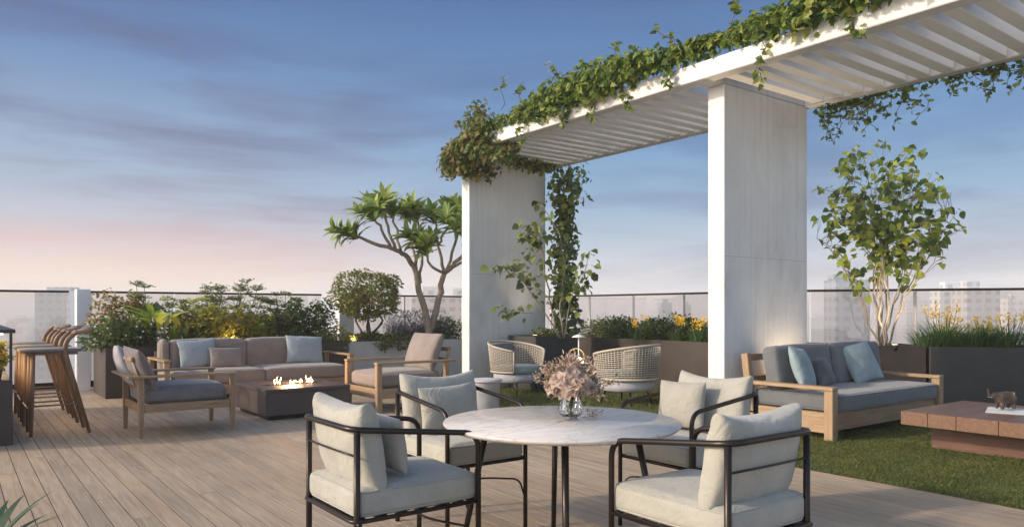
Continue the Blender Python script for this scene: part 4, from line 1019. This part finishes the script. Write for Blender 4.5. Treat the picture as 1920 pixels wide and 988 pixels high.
# --- recursive branching for the small trees
def grow(sm_, p, d, L, r_, depth, tips, spread=.55, up=.25, nb=(2, 3), wig=.06):
    e = p + d * L; w = wiggle(p, e, 5, L * wig); n = len(w); sm_.tube(w, [r_ * (1 - .35 * i / (n - 1)) for i in range(n)], 7)
    if depth == 0: tips.append((w, d)); return
    if depth <= 2: tips.append((w[2:], d))
    for _ in range(random.randint(*nb)):
        nd = (d + rdir() * spread + Vector((0, 0, up))).normalized(); grow(sm_, w[-1] if random.random() < .7 else w[3], nd, L * U(.62, .85), r_ * .62, depth - 1, tips, spread, up, nb, wig)
# right potted tree
random.seed(62)
bp = P2 - dv * .42 + nv * .40
t1 = plant('potted_tree', (bp.x, bp.y, .70), 'small multi-stemmed tree with round leaves in the brown planter on the right', 'tree')
sm_, fm, tips = MB(), MB(), []
rvec = Vector((.8, -.6, 0)); fvec = Vector((.6, .8, 0))
for (a, b, L) in ((-.62, .1, .75), (-.28, -.3, .9), (-.10, .3, .95), (.06, -.1, 1.0), (.22, .25, .95), (.40, -.2, .95), (.02, .45, .85), (.5, .3, .8)):
    d = (rvec * a * .58 + fvec * b * .5 + Vector((0, 0, 1))).normalized(); grow(sm_, Vector((a * .12, b * .1, 0)), d, L * .82, .017, 3, tips, .46, .2, (2, 2))
for w, d in tips:
    for q in w[1:]:
        q = Vector(q)
        if q.z < .72: continue
        for _ in range(1 if random.random() < .62 else 0):
            s = U(.65, 1.25); o = rdir(-.6, .6); fm.leaf(q + o * .03, (o + Vector((0, 0, -.5))).normalized(), (Vector((0, 0, 1)) + rdir() * .9), .118 * s, .108 * s, 'heart', .2)
allq = [Vector(q) for w, d in tips for q in w if q[2] > .9]
cc = Vector((0, 0, 1.90)) + rvec * .03
for _ in range(520):
    d = rdir(); k = U(.15, 1) ** .45; p = cc + (rvec * d.x * .92 + fvec * d.y * .7) * k * (1.0 if d.z > -.2 else .85) + Vector((0, 0, d.z * 1.0 * k))
    if noise.noise(p * 2.1 + Vector((9, 3, 1))) < -.22: continue
    q = min(allq, key=lambda a: (a - p).length_squared)
    if (q - p).length > .42: q = p + (q - p).normalized() * .3
    if (q - p).length > .05: sm_.tube(wiggle(q, p, 3, .03), .0032, 4)
    for _k in range(2):
        s = U(.6, 1.2); o = rdir(-.7, .5); fm.leaf(p + o * .04, (o + Vector((0, 0, -.5))).normalized(), (Vector((0, 0, 1)) + rdir() * .9), .108 * s, .10 * s, 'heart', .2)
sm_.build('trunk', 'light_bark', t1); fm.build('crown', 'heart_leaf', t1)
print('tree1 leaves', len(fm.v) // 13, 'z', max(v[2] for v in fm.v), 'x', min(v[0] for v in fm.v), max(v[0] for v in fm.v))
# small tree at the far column, branches laid out after the photograph at the planter's distance
def QD(px_, py_, D): return Q(px_, py_, D)
def branch_set(sm_, lst, seg=7):
    for pts, r0, r1 in lst:
        P_ = [Q(*p) for p in pts]; out = []
        for i in range(len(P_) - 1):
            w = wiggle(P_[i], P_[i + 1], 4, .03); out += w[:-1] if i < len(P_) - 2 else w
        n = len(out); sm_.tube([tuple(q) for q in out], [r0 + (r1 - r0) * i / (n - 1) for i in range(n)], seg); yield out
random.seed(77)
t2 = plant('potted_tree', (0, 0, 0), 'slender pale-stemmed sapling with sparse dark leaves against the far column', 'tree')
sm_, fm = MB(), MB(); b = (1052, 634, 11.75)
L2 = [([b, (1020, 585, 11.6), (990, 540, 11.5), (960, 505, 11.4), (930, 500, 11.35)], .012, .004), ([(1000, 588, 11.6), (975, 585, 11.5), (940, 580, 11.4)], .006, .003),
      ([(1048, 634, 11.8), (1030, 560, 11.8), (1020, 490, 11.7), (1012, 440, 11.7), (1000, 420, 11.6)], .017, .005), ([(1020, 490, 11.7), (1010, 455, 11.65), (985, 440, 11.6)], .007, .003),
      ([(1056, 634, 11.85), (1050, 570, 11.9), (1060, 500, 11.8), (1050, 440, 11.8), (1015, 380, 11.7)], .016, .005), ([(1030, 560, 11.8), (1000, 530, 11.7), (985, 490, 11.6), (985, 420, 11.6)], .008, .003),
      ([(1058, 634, 11.8), (1070, 560, 11.6), (1092, 520, 11.5), (1105, 470, 11.5)], .012, .004), ([(1070, 560, 11.6), (1095, 540, 11.6), (1104, 505, 11.6)], .007, .003)]
for out in branch_set(sm_, L2):
    n = len(out)
    for i, q in enumerate(out):
        if i < n * .35 or q.z < 1.05: continue
        for _ in range(4):
            o = rdir(-.7, .5); s = U(.6, 1.25); fm.leaf(q + o * U(.02, .16), (o + Vector((0, 0, -.5))).normalized(), Vector((0, 0, 1)) + rdir() * .9, .115 * s, .105 * s, 'heart', .2)
sm_.build('trunk', 'light_bark', t2); fm.build('crown', 'dark_heart_leaf', t2)

# plumeria
random.seed(88)
t3 = plant('plumeria_tree', (0, 0, 0), 'plumeria tree with thick forked branches and whorls of long leaves left of the far column', 'tree')
sm_, fm, ff = MB(), MB(), MB(); D0 = 13.6
L3 = [([(808, 640, D0), (790, 560, D0), (776, 500, D0), (760, 478, D0 - .2), (735, 466, D0 - .4), (690, 452, D0 - .6), (664, 440, D0 - .7)], .065, .022),
      ([(800, 645, D0 + .1), (822, 560, D0 + .1), (833, 512, D0), (850, 498, D0 - .2), (868, 478, D0 - .3), (872, 440, D0 - .3)], .065, .022),
      ([(733, 466, D0 - .4), (715, 430, D0 - .5), (700, 405, D0 - .6)], .030, .018), ([(742, 470, D0 - .3), (728, 425, D0 - .3), (718, 388, D0 - .3)], .030, .018), ([(752, 474, D0 - .2), (745, 430, D0), (735, 400, D0)], .028, .018),
      ([(776, 500, D0), (787, 470, D0 - .3), (785, 455, D0 - .4)], .032, .022), ([(788, 530, D0), (790, 460, D0 + .3), (782, 405, D0 + .4)], .032, .018),
      ([(835, 512, D0), (808, 498, D0 - .4), (796, 470, D0 - .5)], .028, .018), ([(833, 510, D0), (820, 460, D0 + .2), (815, 410, D0 + .2)], .032, .018), ([(838, 505, D0), (858, 440, D0 + .3), (850, 395, D0 + .4)], .030, .018),
      ([(833, 508, D0), (870, 490, D0 + .4), (895, 440, D0 + .4)], .03, .018), ([(820, 460, D0 + .2), (838, 430, D0), (846, 412, D0 - .1)], .024, .018), ([(787, 530, D0 + .1), (765, 440, D0 + .5), (758, 400, D0 + .5)], .028, .018)]
def whorl(fm, q, ax, n, L, W):
    for k in range(n):
        a = 2.4 * k + U(-.3, .3); o1 = ax.orthogonal().normalized(); o2 = ax.cross(o1); el = U(.35, 1.45)
        d = (ax * math.cos(el) + (o1 * math.cos(a) + o2 * math.sin(a)) * math.sin(el)).normalized(); s = U(.75, 1.15); fm.leaf(q, d, ax + rdir() * .2, L * s, W * s, 'long', .22)
for out in branch_set(sm_, L3, 9):
    ax = (out[-1] - out[-3]).normalized() * .7 + Vector((0, 0, .45)); ax.normalize(); whorl(fm, out[-1], ax, 26, .38, .105); whorl(fm, out[-1] - ax * .1, ax, 12, .34, .095); 
    whorl(fm, out[-1] + rdir(0, .5) * .22, (ax + rdir() * .5).normalized(), 18, .33, .09); whorl(fm, out[-1] + rdir(-.2, .6) * .28, (ax + rdir() * .6).normalized(), 14, .32, .09)
    if random.random() < .5:
        for _ in range(26): ff.leaf(out[-1] + ax * .16 + rdir() * .10, rdir(0, 1), rdir(), .035, .028, 'ovate')
sm_.build('trunk', 'grey_bark', t3); fm.build('crown', 'plumeria_leaf', t3); ff.build('blossoms', 'blush_petal', t3)

# round topiary
random.seed(91)
c = Q(685, 554, 13.3); t4 = plant('topiary_tree', (c.x, c.y, .62), 'small round-headed topiary tree in the pale planter', 'tree'); sm_, fm = MB(), MB(); cz = c.z - .62
for (a, b) in ((-.10, .03), (.0, -.05), (.06, .06), (.16, 0)): 
    p0 = Vector((.06 + a * .35, -.03 + b * .5, 0)); p1 = Vector((a * 1.8, b * 2, cz - .22)); w = wiggle(p0, p1, 6, .07); sm_.tube(w, [.026, .024, .022, .02, .018, .016, .014], 7)
    for _ in range(3): sm_.tube(wiggle(w[-2], p1 + rdir(0, .8) * .3, 4, .03), .009, 5)
clump(fm, (0, 0, cz), (.60, .60, .43), 3600, .062, .034, 'ovate', .8, -.5, .72)
for k in range(9): 
    a = U(0, 6.28); clump(fm, (math.cos(a) * .48, math.sin(a) * .48, cz + U(-.22, .26)), (.17, .17, .14), 170, .062, .034)
sm_.build('trunk', 'brown_bark', t4); fm.build('crown', 'box_leaf', t4)

def bush(name, px_, y_or, w, h, zb, n, L, mat, label, kind='ovate', dep=None, cat='shrub', loc=None, lobes=5, wf=.55, **k):
    """rounded shrub made of uneven leafy lobes on short stems; sits with its base at zb"""
    r = plant(name, loc, label, cat); fm, sm_ = MB(), MB(); dep = dep or w * .7
    for i in range(lobes):
        t = (i + .5) / lobes - .5; cx = t * w * .8; cy = U(-.3, .3) * dep; hh = h * U(.72, 1.0); rx = w / lobes * U(.75, 1.05)
        clump(fm, (cx, cy, hh * .52), (rx, dep * .42, hh * .52), n // lobes, L, L * wf, kind, .7, -.3, .5)
        for _ in range(3): sm_.tube(wiggle((cx * .7, cy * .5, -.03), (cx + U(-.5, .5) * rx, cy, hh * U(.4, .8)), 4, .04), .006, 5)
    sm_.build('stem', 'brown_bark', r); fm.build('foliage', mat, r)
    r.location.z = zb; return r
def umbel(loc, h, n, label, mat='sage_leaf', sp=.3, head='white_petal'):
    """tall airy stems with ferny leaves and flat-topped flower heads"""
    r = plant('umbel_plant', loc, label, 'plant'); fm, sm_, hm = MB(), MB(), MB()
    for _ in range(n):
        p1 = Vector((U(-sp, sp), U(-sp * .6, sp * .6), h * U(.6, 1))); w = wiggle((p1.x * .4, p1.y * .4, -.03), p1, 6, .05); sm_.tube(w, .005, 5)
        for q in w[1:]:
            for _ in range(6):
                d = rdir(-.1, .7); e = q + d * U(.06, .16); fm.leaf(q, d, rdir(), U(.09, .16), U(.015, .03), 'ovate', .2); fm.leaf(e, rdir(-.3, .5), rdir(), U(.04, .08), U(.012, .025), 'ovate')
        for _ in range(16):
            o = Vector((U(-1, 1), U(-1, 1), 0)) * .10; e = p1 + o + Vector((0, 0, .05 - o.length * .25)); sm_.tube([p1, e], .0018, 4)
            for _ in range(4): fm.leaf(e + rdir() * .014, rdir(0, 1), rdir(), U(.018, .04), .014, 'ovate')
    fm.build('foliage', mat, r); sm_.build('stem', 'green_stem', r); return r
def broad(loc, h, n, L, W, label, mat='lime_leaf', sp=.2, name='broadleaf_plant'):
    r = plant(name, loc, label, 'plant'); fm, sm_ = MB(), MB()
    for i in range(n):
        a = U(0, 6.28); hh = h * U(.35, .85); p1 = Vector((math.cos(a) * sp * U(.3, 1), math.sin(a) * sp * U(.3, 1), hh)); sm_.tube(wiggle((0, 0, -.03), p1, 5, .03), .006, 5)
        d = Vector((math.cos(a) * .6, math.sin(a) * .6, U(.4, 1.2))).normalized(); fm.leaf(p1, d, Vector((-math.cos(a), -math.sin(a), .8)), L * U(.7, 1.15), W * U(.7, 1.15), 'long', .35)
    fm.build('foliage', mat, r); sm_.build('stem', 'green_stem', r); return r
def tuft(loc, h, n, w, label, mat='reed_leaf', sp=.18, name='ornamental_grass', flowers=0, fz=.8, cat='grass tuft', lean=.7):
    r = plant(name, loc, label, cat); fm = MB()
    for _ in range(n):
        a = U(0, 6.28); k = U(0, 1) * sp; fm.blade((math.cos(a) * k, math.sin(a) * k, -.04), a + U(-.5, .5), h * U(.6, 1.1), w * U(.7, 1.2), U(.1, lean), U(.3, 1.1))
    fm.build('blades', mat, r)
    if flowers:
        for _ in range(flowers):
            sm_ = MB()
            p1 = Vector((U(-sp, sp), U(-sp, sp), h * U(fz - .3, fz))); sm_.tube(wiggle((p1.x * .4, p1.y * .4, 0), p1, 4, .02), .004, 4)
            sm_.build('stem', 'green_stem', r); hm = MB()
            for _ in range(14): hm.leaf(p1 + Vector((U(-.018, .018), U(-.018, .018), U(-.10, .05))), rdir(0, 1), rdir(), U(.03, .05), U(.016, .026), 'ovate')
            hm.build('flower', 'yellow_petal', r)
    return r
def dots(r, n, box, mat, name='flowers', s=.03):
    m = MB()
    for _ in range(n):
        c_ = Vector((U(-box[0], box[0]), U(-box[1], box[1]), U(box[2], box[3])))
        for k in range(5):
            a = k * 1.2566; m.leaf(c_, Vector((math.cos(a), math.sin(a) * .4, math.sin(a))), Vector((-.6, -.8, .2)), s * .6, s * .5, 'ovate')
    tag(m.build(name, mat, r), kind='stuff')

# flowering planter behind the taupe sofa (soil at .66)
random.seed(101); zs = .66
def PX(px_, y): u = (px_ - 960) / FPX; return (.6 * y + .8 * u * y) / (.8 - .6 * u)
r = bush('flowering_shrub', 0, 0, .95, .50, zs, 1500, .07, 'hedge_leaf', 'leafy white-flowered shrub at the left end of the long planter', loc=(PX(222, 12.1), 12.1, 0), dep=.7); dots(r, 45, (.45, .35, .15, .52), 'white_petal')
bush('autumn_shrub', 0, 0, .8, .85, zs, 1500, .075, 'orange_leaf', 'orange-brown shrub rising behind the white-flowered one at left', loc=(PX(232, 12.5), 12.5, 0), dep=.5, lobes=3)
umbel((PX(288, 12.5), 12.5, zs), .98, 9, 'tall grey-green umbel plant behind the broad yellow-green leaves')
broad((PX(290, 12.05), 12.05, zs), .55, 16, .46, .15, 'broad-leaved yellow-green plant left of the sofa', 'lime_leaf')
broad((PX(345, 12.0), 12.0, zs), .40, 12, .32, .12, 'golden-leaved plant behind the left back cushion of the taupe sofa', 'gold_leaf', name='canna_plant')
r = bush('autumn_shrub', 0, 0, .9, .62, zs, 1300, .07, 'orange_leaf', 'rusty orange shrub behind the pale blue pillow of the taupe sofa', loc=(PX(365, 12.35), 12.35, 0), dep=.5); dots(r, 30, (.4, .3, .1, .45), 'white_petal')
umbel((PX(375, 12.6), 12.6, zs), .95, 10, 'feathery umbel plant left of the middle of the long planter', 'sage_leaf', .35)
r = bush('golden_shrub', 0, 0, 1.3, .66, zs, 2400, .075, 'gold_leaf', 'golden-yellow shrub in the middle of the long planter', loc=(PX(438, 12.2), 12.2, 0), dep=.6)
umbel((PX(440, 12.6), 12.6, zs), 1.08, 13, 'tallest umbel plant in the middle of the long planter', 'sage_leaf', .45)
broad((PX(480, 12.1), 12.1, zs), .45, 12, .30, .09, 'light green plant right of the golden shrub', 'lime_leaf')
r = bush('green_shrub', 0, 0, 1.0, .62, zs, 1500, .07, 'box_leaf', 'mottled green shrub behind the right half of the taupe sofa', loc=(PX(505, 12.3), 12.3, 0), dep=.6); dots(r, 10, (.4, .3, .0, .2), 'yellow_petal', s=.06)
umbel((PX(545, 12.55), 12.55, zs), .88, 10, 'dark feathery plant towards the right end of the long planter', 'hedge_leaf', .4)
bush('green_shrub', 0, 0, 1.1, .78, zs, 2300, .07, 'hedge_leaf', 'dark green shrub at the right end of the long planter', loc=(PX(575, 12.4), 12.4, 0), dep=.6)
bush('green_shrub', 0, 0, .5, .42, zs - .1, 900, .06, 'box_leaf', 'low green bush spilling over the right end of the long planter', loc=(5.15, 12.0, 0), dep=.5, lobes=3)
umbel((PX(345, 12.4), 12.4, zs), .80, 7, 'greenish umbel plant between the two rusty orange shrubs', 'lime_leaf', .3)
tuft((PX(405, 12.1), 12.1, zs), .60, 130, .012, 'tuft of golden grass beside the golden shrub', 'gold_leaf', .16)
tuft((PX(320, 12.2), 12.2, zs), .55, 90, .014, 'tuft of green grass among the shrubs at left', 'lime_leaf', .14)
# pale planter
random.seed(111); zs = .63
bush('low_hedge', 0, 0, .95, .24, zs, 2200, .05, 'box_leaf', 'low box hedge under the round topiary', loc=(5.95, 12.25, 0), dep=.5)
bush('low_hedge', 0, 0, .8, .30, zs - .1, 1500, .05, 'box_leaf', 'low box hedge spilling over the pale planter edge by the golden armchair', loc=(6.2, 12.02, 0), dep=.3, lobes=4)
r = plant('lavender_bush', (6.95, 12.3, zs), 'grey-purple lavender bush behind the golden armchair', 'shrub'); fm = MB()
for _ in range(900):
    a = U(0, 6.28); k = U(0, 1); fm.blade((U(-.5, .5), U(-.25, .25), -.03), a, U(.3, .62), .011, .5, .5, 3)
for _ in range(1300):
    p = Vector((U(-.58, .58), U(-.3, .3), U(.15, .60))); fm.leaf(p, (rdir(0, 1) + Vector((0, 0, 1))).normalized(), rdir(), .05, .014, 'ovate')
fm.build('foliage', 'lavender_leaf', r)
bush('green_shrub', 0, 0, .8, .52, zs, 2000, .05, 'hedge_leaf', 'green shrub between the plumeria trunk and the far column', loc=(7.6, 12.3, 0), dep=.5)
# square planter at the far column
bush('green_shrub', 0, 0, .62, .22, .76, 500, .05, 'dark_heart_leaf', 'low leafy growth under the sapling in the square planter', loc=(7.75, 9.36, 0), dep=.4, lobes=3)
# long planter between the columns
random.seed(121); zs = .70
def PY(px_, x): u = (px_ - 960) / FPX; return (.8 * x - .6 * u * x) / (.6 + .8 * u)
for i, (px_, w, h, mat, lb) in enumerate(((1130, .9, .42, 'box_leaf', 'rounded brownish hedge bush right of the climbing vine'), (1165, .9, .50, 'hedge_leaf', 'dark green bush left of the first yellow flowers'), (1215, .9, .42, 'hedge_leaf', 'dark green bush in the middle of the planter between the columns'), (1262, .9, .52, 'hedge_leaf', 'bushiest dark shrub beside the yellow flowers near the near column'), (1305, .9, .38, 'reed_leaf', 'low green bush touching the near column from behind'))):
    bush('hedge_bush', 0, 0, w, h, zs, 1700, .055, mat, lb, loc=(9.5, PY(px_, 9.5), 0), dep=.75).rotation_euler.z = R(90)
for px_, lb in ((1200, 'yellow-flowered tuft in the middle of the planter between the columns'), (1272, 'small yellow-flowered tuft in the dark hedge'), (1308, 'yellow-flowered tuft nearest the near column')):
    tuft((9.3, PY(px_, 9.3), zs), .42, 90, .012, lb, 'reed_leaf', .15, 'flowering_tuft', 9, 1.0, 'flowering plant')
# reeds in the charcoal planter on the right
random.seed(131)
for i, (t, h, f, lb) in enumerate(((.10, .40, 0, 'plain green reed tuft beside the brown planter on the right'), (.34, .56, 9, 'tallest yellow-flowered reed tuft right of the potted tree'), (.60, .42, 0, 'plain green reed tuft between two flowering ones'), (.82, .46, 4, 'reed tuft with a few low yellow blooms left of the right edge'), (1.08, .50, 7, 'reed tuft with yellow blooms at the right edge'), (1.5, .46, 3, 'reed tuft further along the charcoal planter'), (2.0, .46, 3, 'reed tuft further along the charcoal planter'), (2.6, .46, 3, 'reed tuft further along the charcoal planter'))):
    p = P2 + dv * t + nv * U(.22, .34); r = tuft((p.x, p.y, .72), h, 260, .013, lb, 'reed_leaf', .20, 'reed_tuft', f, 1.05, 'reed plant', 1.0)
    if t > 1.3: r['group'] = 'reed tufts further along the charcoal planter'
for i, (t, lb) in enumerate(((.48, 'low feathery yellow-green plant behind the tallest reed'), (.95, 'low feathery yellow-green plant behind the reeds at the right edge'))):
    p = P2 + dv * t + nv * .5; r = bush('feathery_plant', 0, 0, .5, .34, .70, 900, .055, 'lime_leaf', lb, loc=(p.x, p.y, 0), dep=.4, wf=.25); dots(r, 26, (.28, .15, .2, .42), 'yellow_petal', s=.045)
# flowers in the bar niche
random.seed(141)
for i, (x_, y_, lb) in enumerate(((.30, 8.50, 'orange and yellow flower pot in the niche of the bar counter'),)):
    r = plant('niche_flowers', (x_, y_, .602), lb, 'flowers'); fm = MB(); MB().lathe([(.07, 0), (.085, .10), (.08, .10)], 20).build('pot', 'brown_planter', r)
    clump(fm, (0, 0, .22), (.14, .16, .15), 360, .06, .03); fm.build('foliage', 'gold_leaf', r); dots(r, 22, (.12, .13, .15, .36), 'orange_leaf', s=.07)
# agave in the left foreground
random.seed(151)
ag = Q(-34, 1060, 2.25); r = plant('agave_plant', (ag.x, ag.y, ag.z), 'spiky blue-green agave leaves in the lower left corner', 'agave')
fm = MB()
for k in range(26):
    a = 2.4 * k + U(-.2, .2); fm.blade((0, 0, 0), a, U(.20, .30), .045, .9 + (k % 4) * .5, .45, 9)
fm.build('leaves', 'agave_leaf', r)
o = MB().lathe([(.12, 0), (.15, .02), (.19, ag.z - .02), (.20, ag.z), (.18, ag.z), (.17, ag.z - .03), (.01, ag.z - .03)], 32).build('plant_pot', 'grey_stone', None, (ag.x, ag.y, 0)); tag(o, 'round grey stone pot under the agave at the lower left', 'pot')

# ------------------------------------------------------------------ ground spotlights washing the columns and the planting
def uplight(loc, aim, W, label, size=70, col=(1, .76, .5)):
    r = empty('ground_spotlight', loc, 0, label, 'spotlight')
    MB().lathe([(.045, -.03), (.05, .0), (.05, .05), (.042, .055)], 20).build('housing', 'black_metal', r); MB().lathe([(.001, .0555), (.038, .0558)], 20, close=False).build('lens', 'lamp_glow', r)
    l = bpy.data.lights.new('spotlight_beam', 'SPOT'); o = bpy.data.objects.new('spotlight_beam', l); COL.objects.link(o); o.parent = r; o.location = (0, 0, .07)
    l.energy = W; l.spot_size = R(size); l.spot_blend = .9; l.color = col; l.shadow_soft_size = .04
    d = Vector(aim) - Vector(loc) - Vector((0, 0, .07)); o.rotation_euler = d.to_track_quat('-Z', 'Y').to_euler(); return r
uplight((7.35, 9.45, 0), (7.30, 9.85, 1.5), 60, 'ground spotlight washing the far pergola column')
uplight((7.55, 4.885, .0), (7.55, 4.99, 1.6), 170, 'ground spotlight behind the grey sofa washing the near pergola column', 80)
uplight((bp.x - .22, bp.y - .26, .74), (bp.x + .1, bp.y + .1, 2.4), 40, 'small spotlight in the brown planter under the small tree', 80)
uplight((7.35, 9.2, .80), (7.7, 9.6, 2.0), 10, 'small spotlight in the square planter under the sapling', 90)
uplight((PX(430, 11.86), 11.86, .68), (PX(430, 12.5), 12.6, 1.3), 11, 'added glow lamp among the plants behind the taupe sofa', 120, (1, .7, .35))  # added lamp, stands in for the golden glow over the left planting
uplight((5.62, 12.1, .66), (5.95, 13.2, 1.2), 14, 'small spotlight in the pale planter aimed at the slim white pillar', 100)

# ------------------------------------------------------------------ city beyond the railing
GC = 'distant city towers beyond the glass railing'
def tower(px0, px1, top, D, mat, label, steps=(), dep=None):
    a, b = Q(px0, top, D), Q(px1, top, D); w = (b - a).length; c = (a + b) / 2; dep = dep or w * .8; z0 = -75; h = c.z - z0
    r = empty('city_tower', (c.x, c.y, z0), math.atan2(-.6, .8), label, 'tower', GC)
    MB().box(-w / 2, w / 2, 0, dep, 0, h, .3).build('wall', mat, r)
    for (f0, f1, up) in steps: MB().box(-w / 2 + w * f0, -w / 2 + w * f1, dep * .2, dep * .7, h + .05, h + up, .2).build('roof_block', mat, r)
    if not steps: MB().box(-w * .2, w * .2, dep * .3, dep * .6, h + .05, h + 3, .2).build('roof_block', mat, r)
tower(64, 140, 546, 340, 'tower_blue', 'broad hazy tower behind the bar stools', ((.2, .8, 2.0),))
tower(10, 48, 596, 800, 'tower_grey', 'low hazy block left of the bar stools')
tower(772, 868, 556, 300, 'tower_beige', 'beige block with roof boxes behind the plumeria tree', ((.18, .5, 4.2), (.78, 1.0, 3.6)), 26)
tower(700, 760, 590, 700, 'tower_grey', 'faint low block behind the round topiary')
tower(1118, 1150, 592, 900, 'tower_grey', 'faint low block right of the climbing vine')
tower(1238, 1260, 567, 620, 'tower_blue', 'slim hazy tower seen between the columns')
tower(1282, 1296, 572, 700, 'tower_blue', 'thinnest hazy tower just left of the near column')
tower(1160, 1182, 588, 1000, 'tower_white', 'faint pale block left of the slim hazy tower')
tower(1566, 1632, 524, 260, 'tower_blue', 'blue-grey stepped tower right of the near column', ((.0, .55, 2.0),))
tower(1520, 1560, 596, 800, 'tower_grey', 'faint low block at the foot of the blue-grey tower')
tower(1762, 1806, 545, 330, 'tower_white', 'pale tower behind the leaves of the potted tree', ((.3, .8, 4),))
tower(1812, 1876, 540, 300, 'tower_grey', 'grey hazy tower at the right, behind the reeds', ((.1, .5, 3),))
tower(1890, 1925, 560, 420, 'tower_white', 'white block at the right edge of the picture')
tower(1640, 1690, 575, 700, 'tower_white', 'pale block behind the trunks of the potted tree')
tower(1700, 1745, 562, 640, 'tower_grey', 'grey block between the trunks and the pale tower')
tower(200, 260, 588, 900, 'tower_grey', 'low block behind the orange shrub'); tower(560, 600, 580, 900, 'tower_white', 'low pale block behind the dark shrub')
random.seed(161); k = 0
m = MB()
for _ in range(420):
    D = U(700, 2600); px_ = U(-500, 2500); c = Q(px_, 600, D); h = U(15, 50) if D < 1400 else U(20, 66); w = U(14, 40); a = U(0, .5)
    m.m = Matrix.Translation((c.x, c.y, -75)) @ Matrix.Rotation(a, 4, 'Z'); m.box(-w / 2, w / 2, -w / 2, w / 2, 0, h, 0)
tag(m.build('distant_city', 'tower_grey'), 'faint mass of low city blocks fading into haze', 'city', kind='stuff')
# haze over the city
hb = MB().box(-4200, 4200, -4200, 4200, -76, 17, 0).build('haze', 'white_paint'); tag(hb, 'pale evening haze over the city', 'haze', kind='stuff')
hm = bpy.data.materials.new('haze'); hm.use_nodes = True; t = hm.node_tree; t.nodes.clear(); o_ = t.nodes.new('ShaderNodeOutputMaterial'); pv = t.nodes.new('ShaderNodeVolumePrincipled')
pv.inputs['Color'].default_value = (.96, .945, .93, 1); pv.inputs['Density'].default_value = .0016; pv.inputs['Anisotropy'].default_value = .0
t.links.new(pv.outputs[0], o_.inputs['Volume']); hb.data.materials.clear(); hb.data.materials.append(hm)
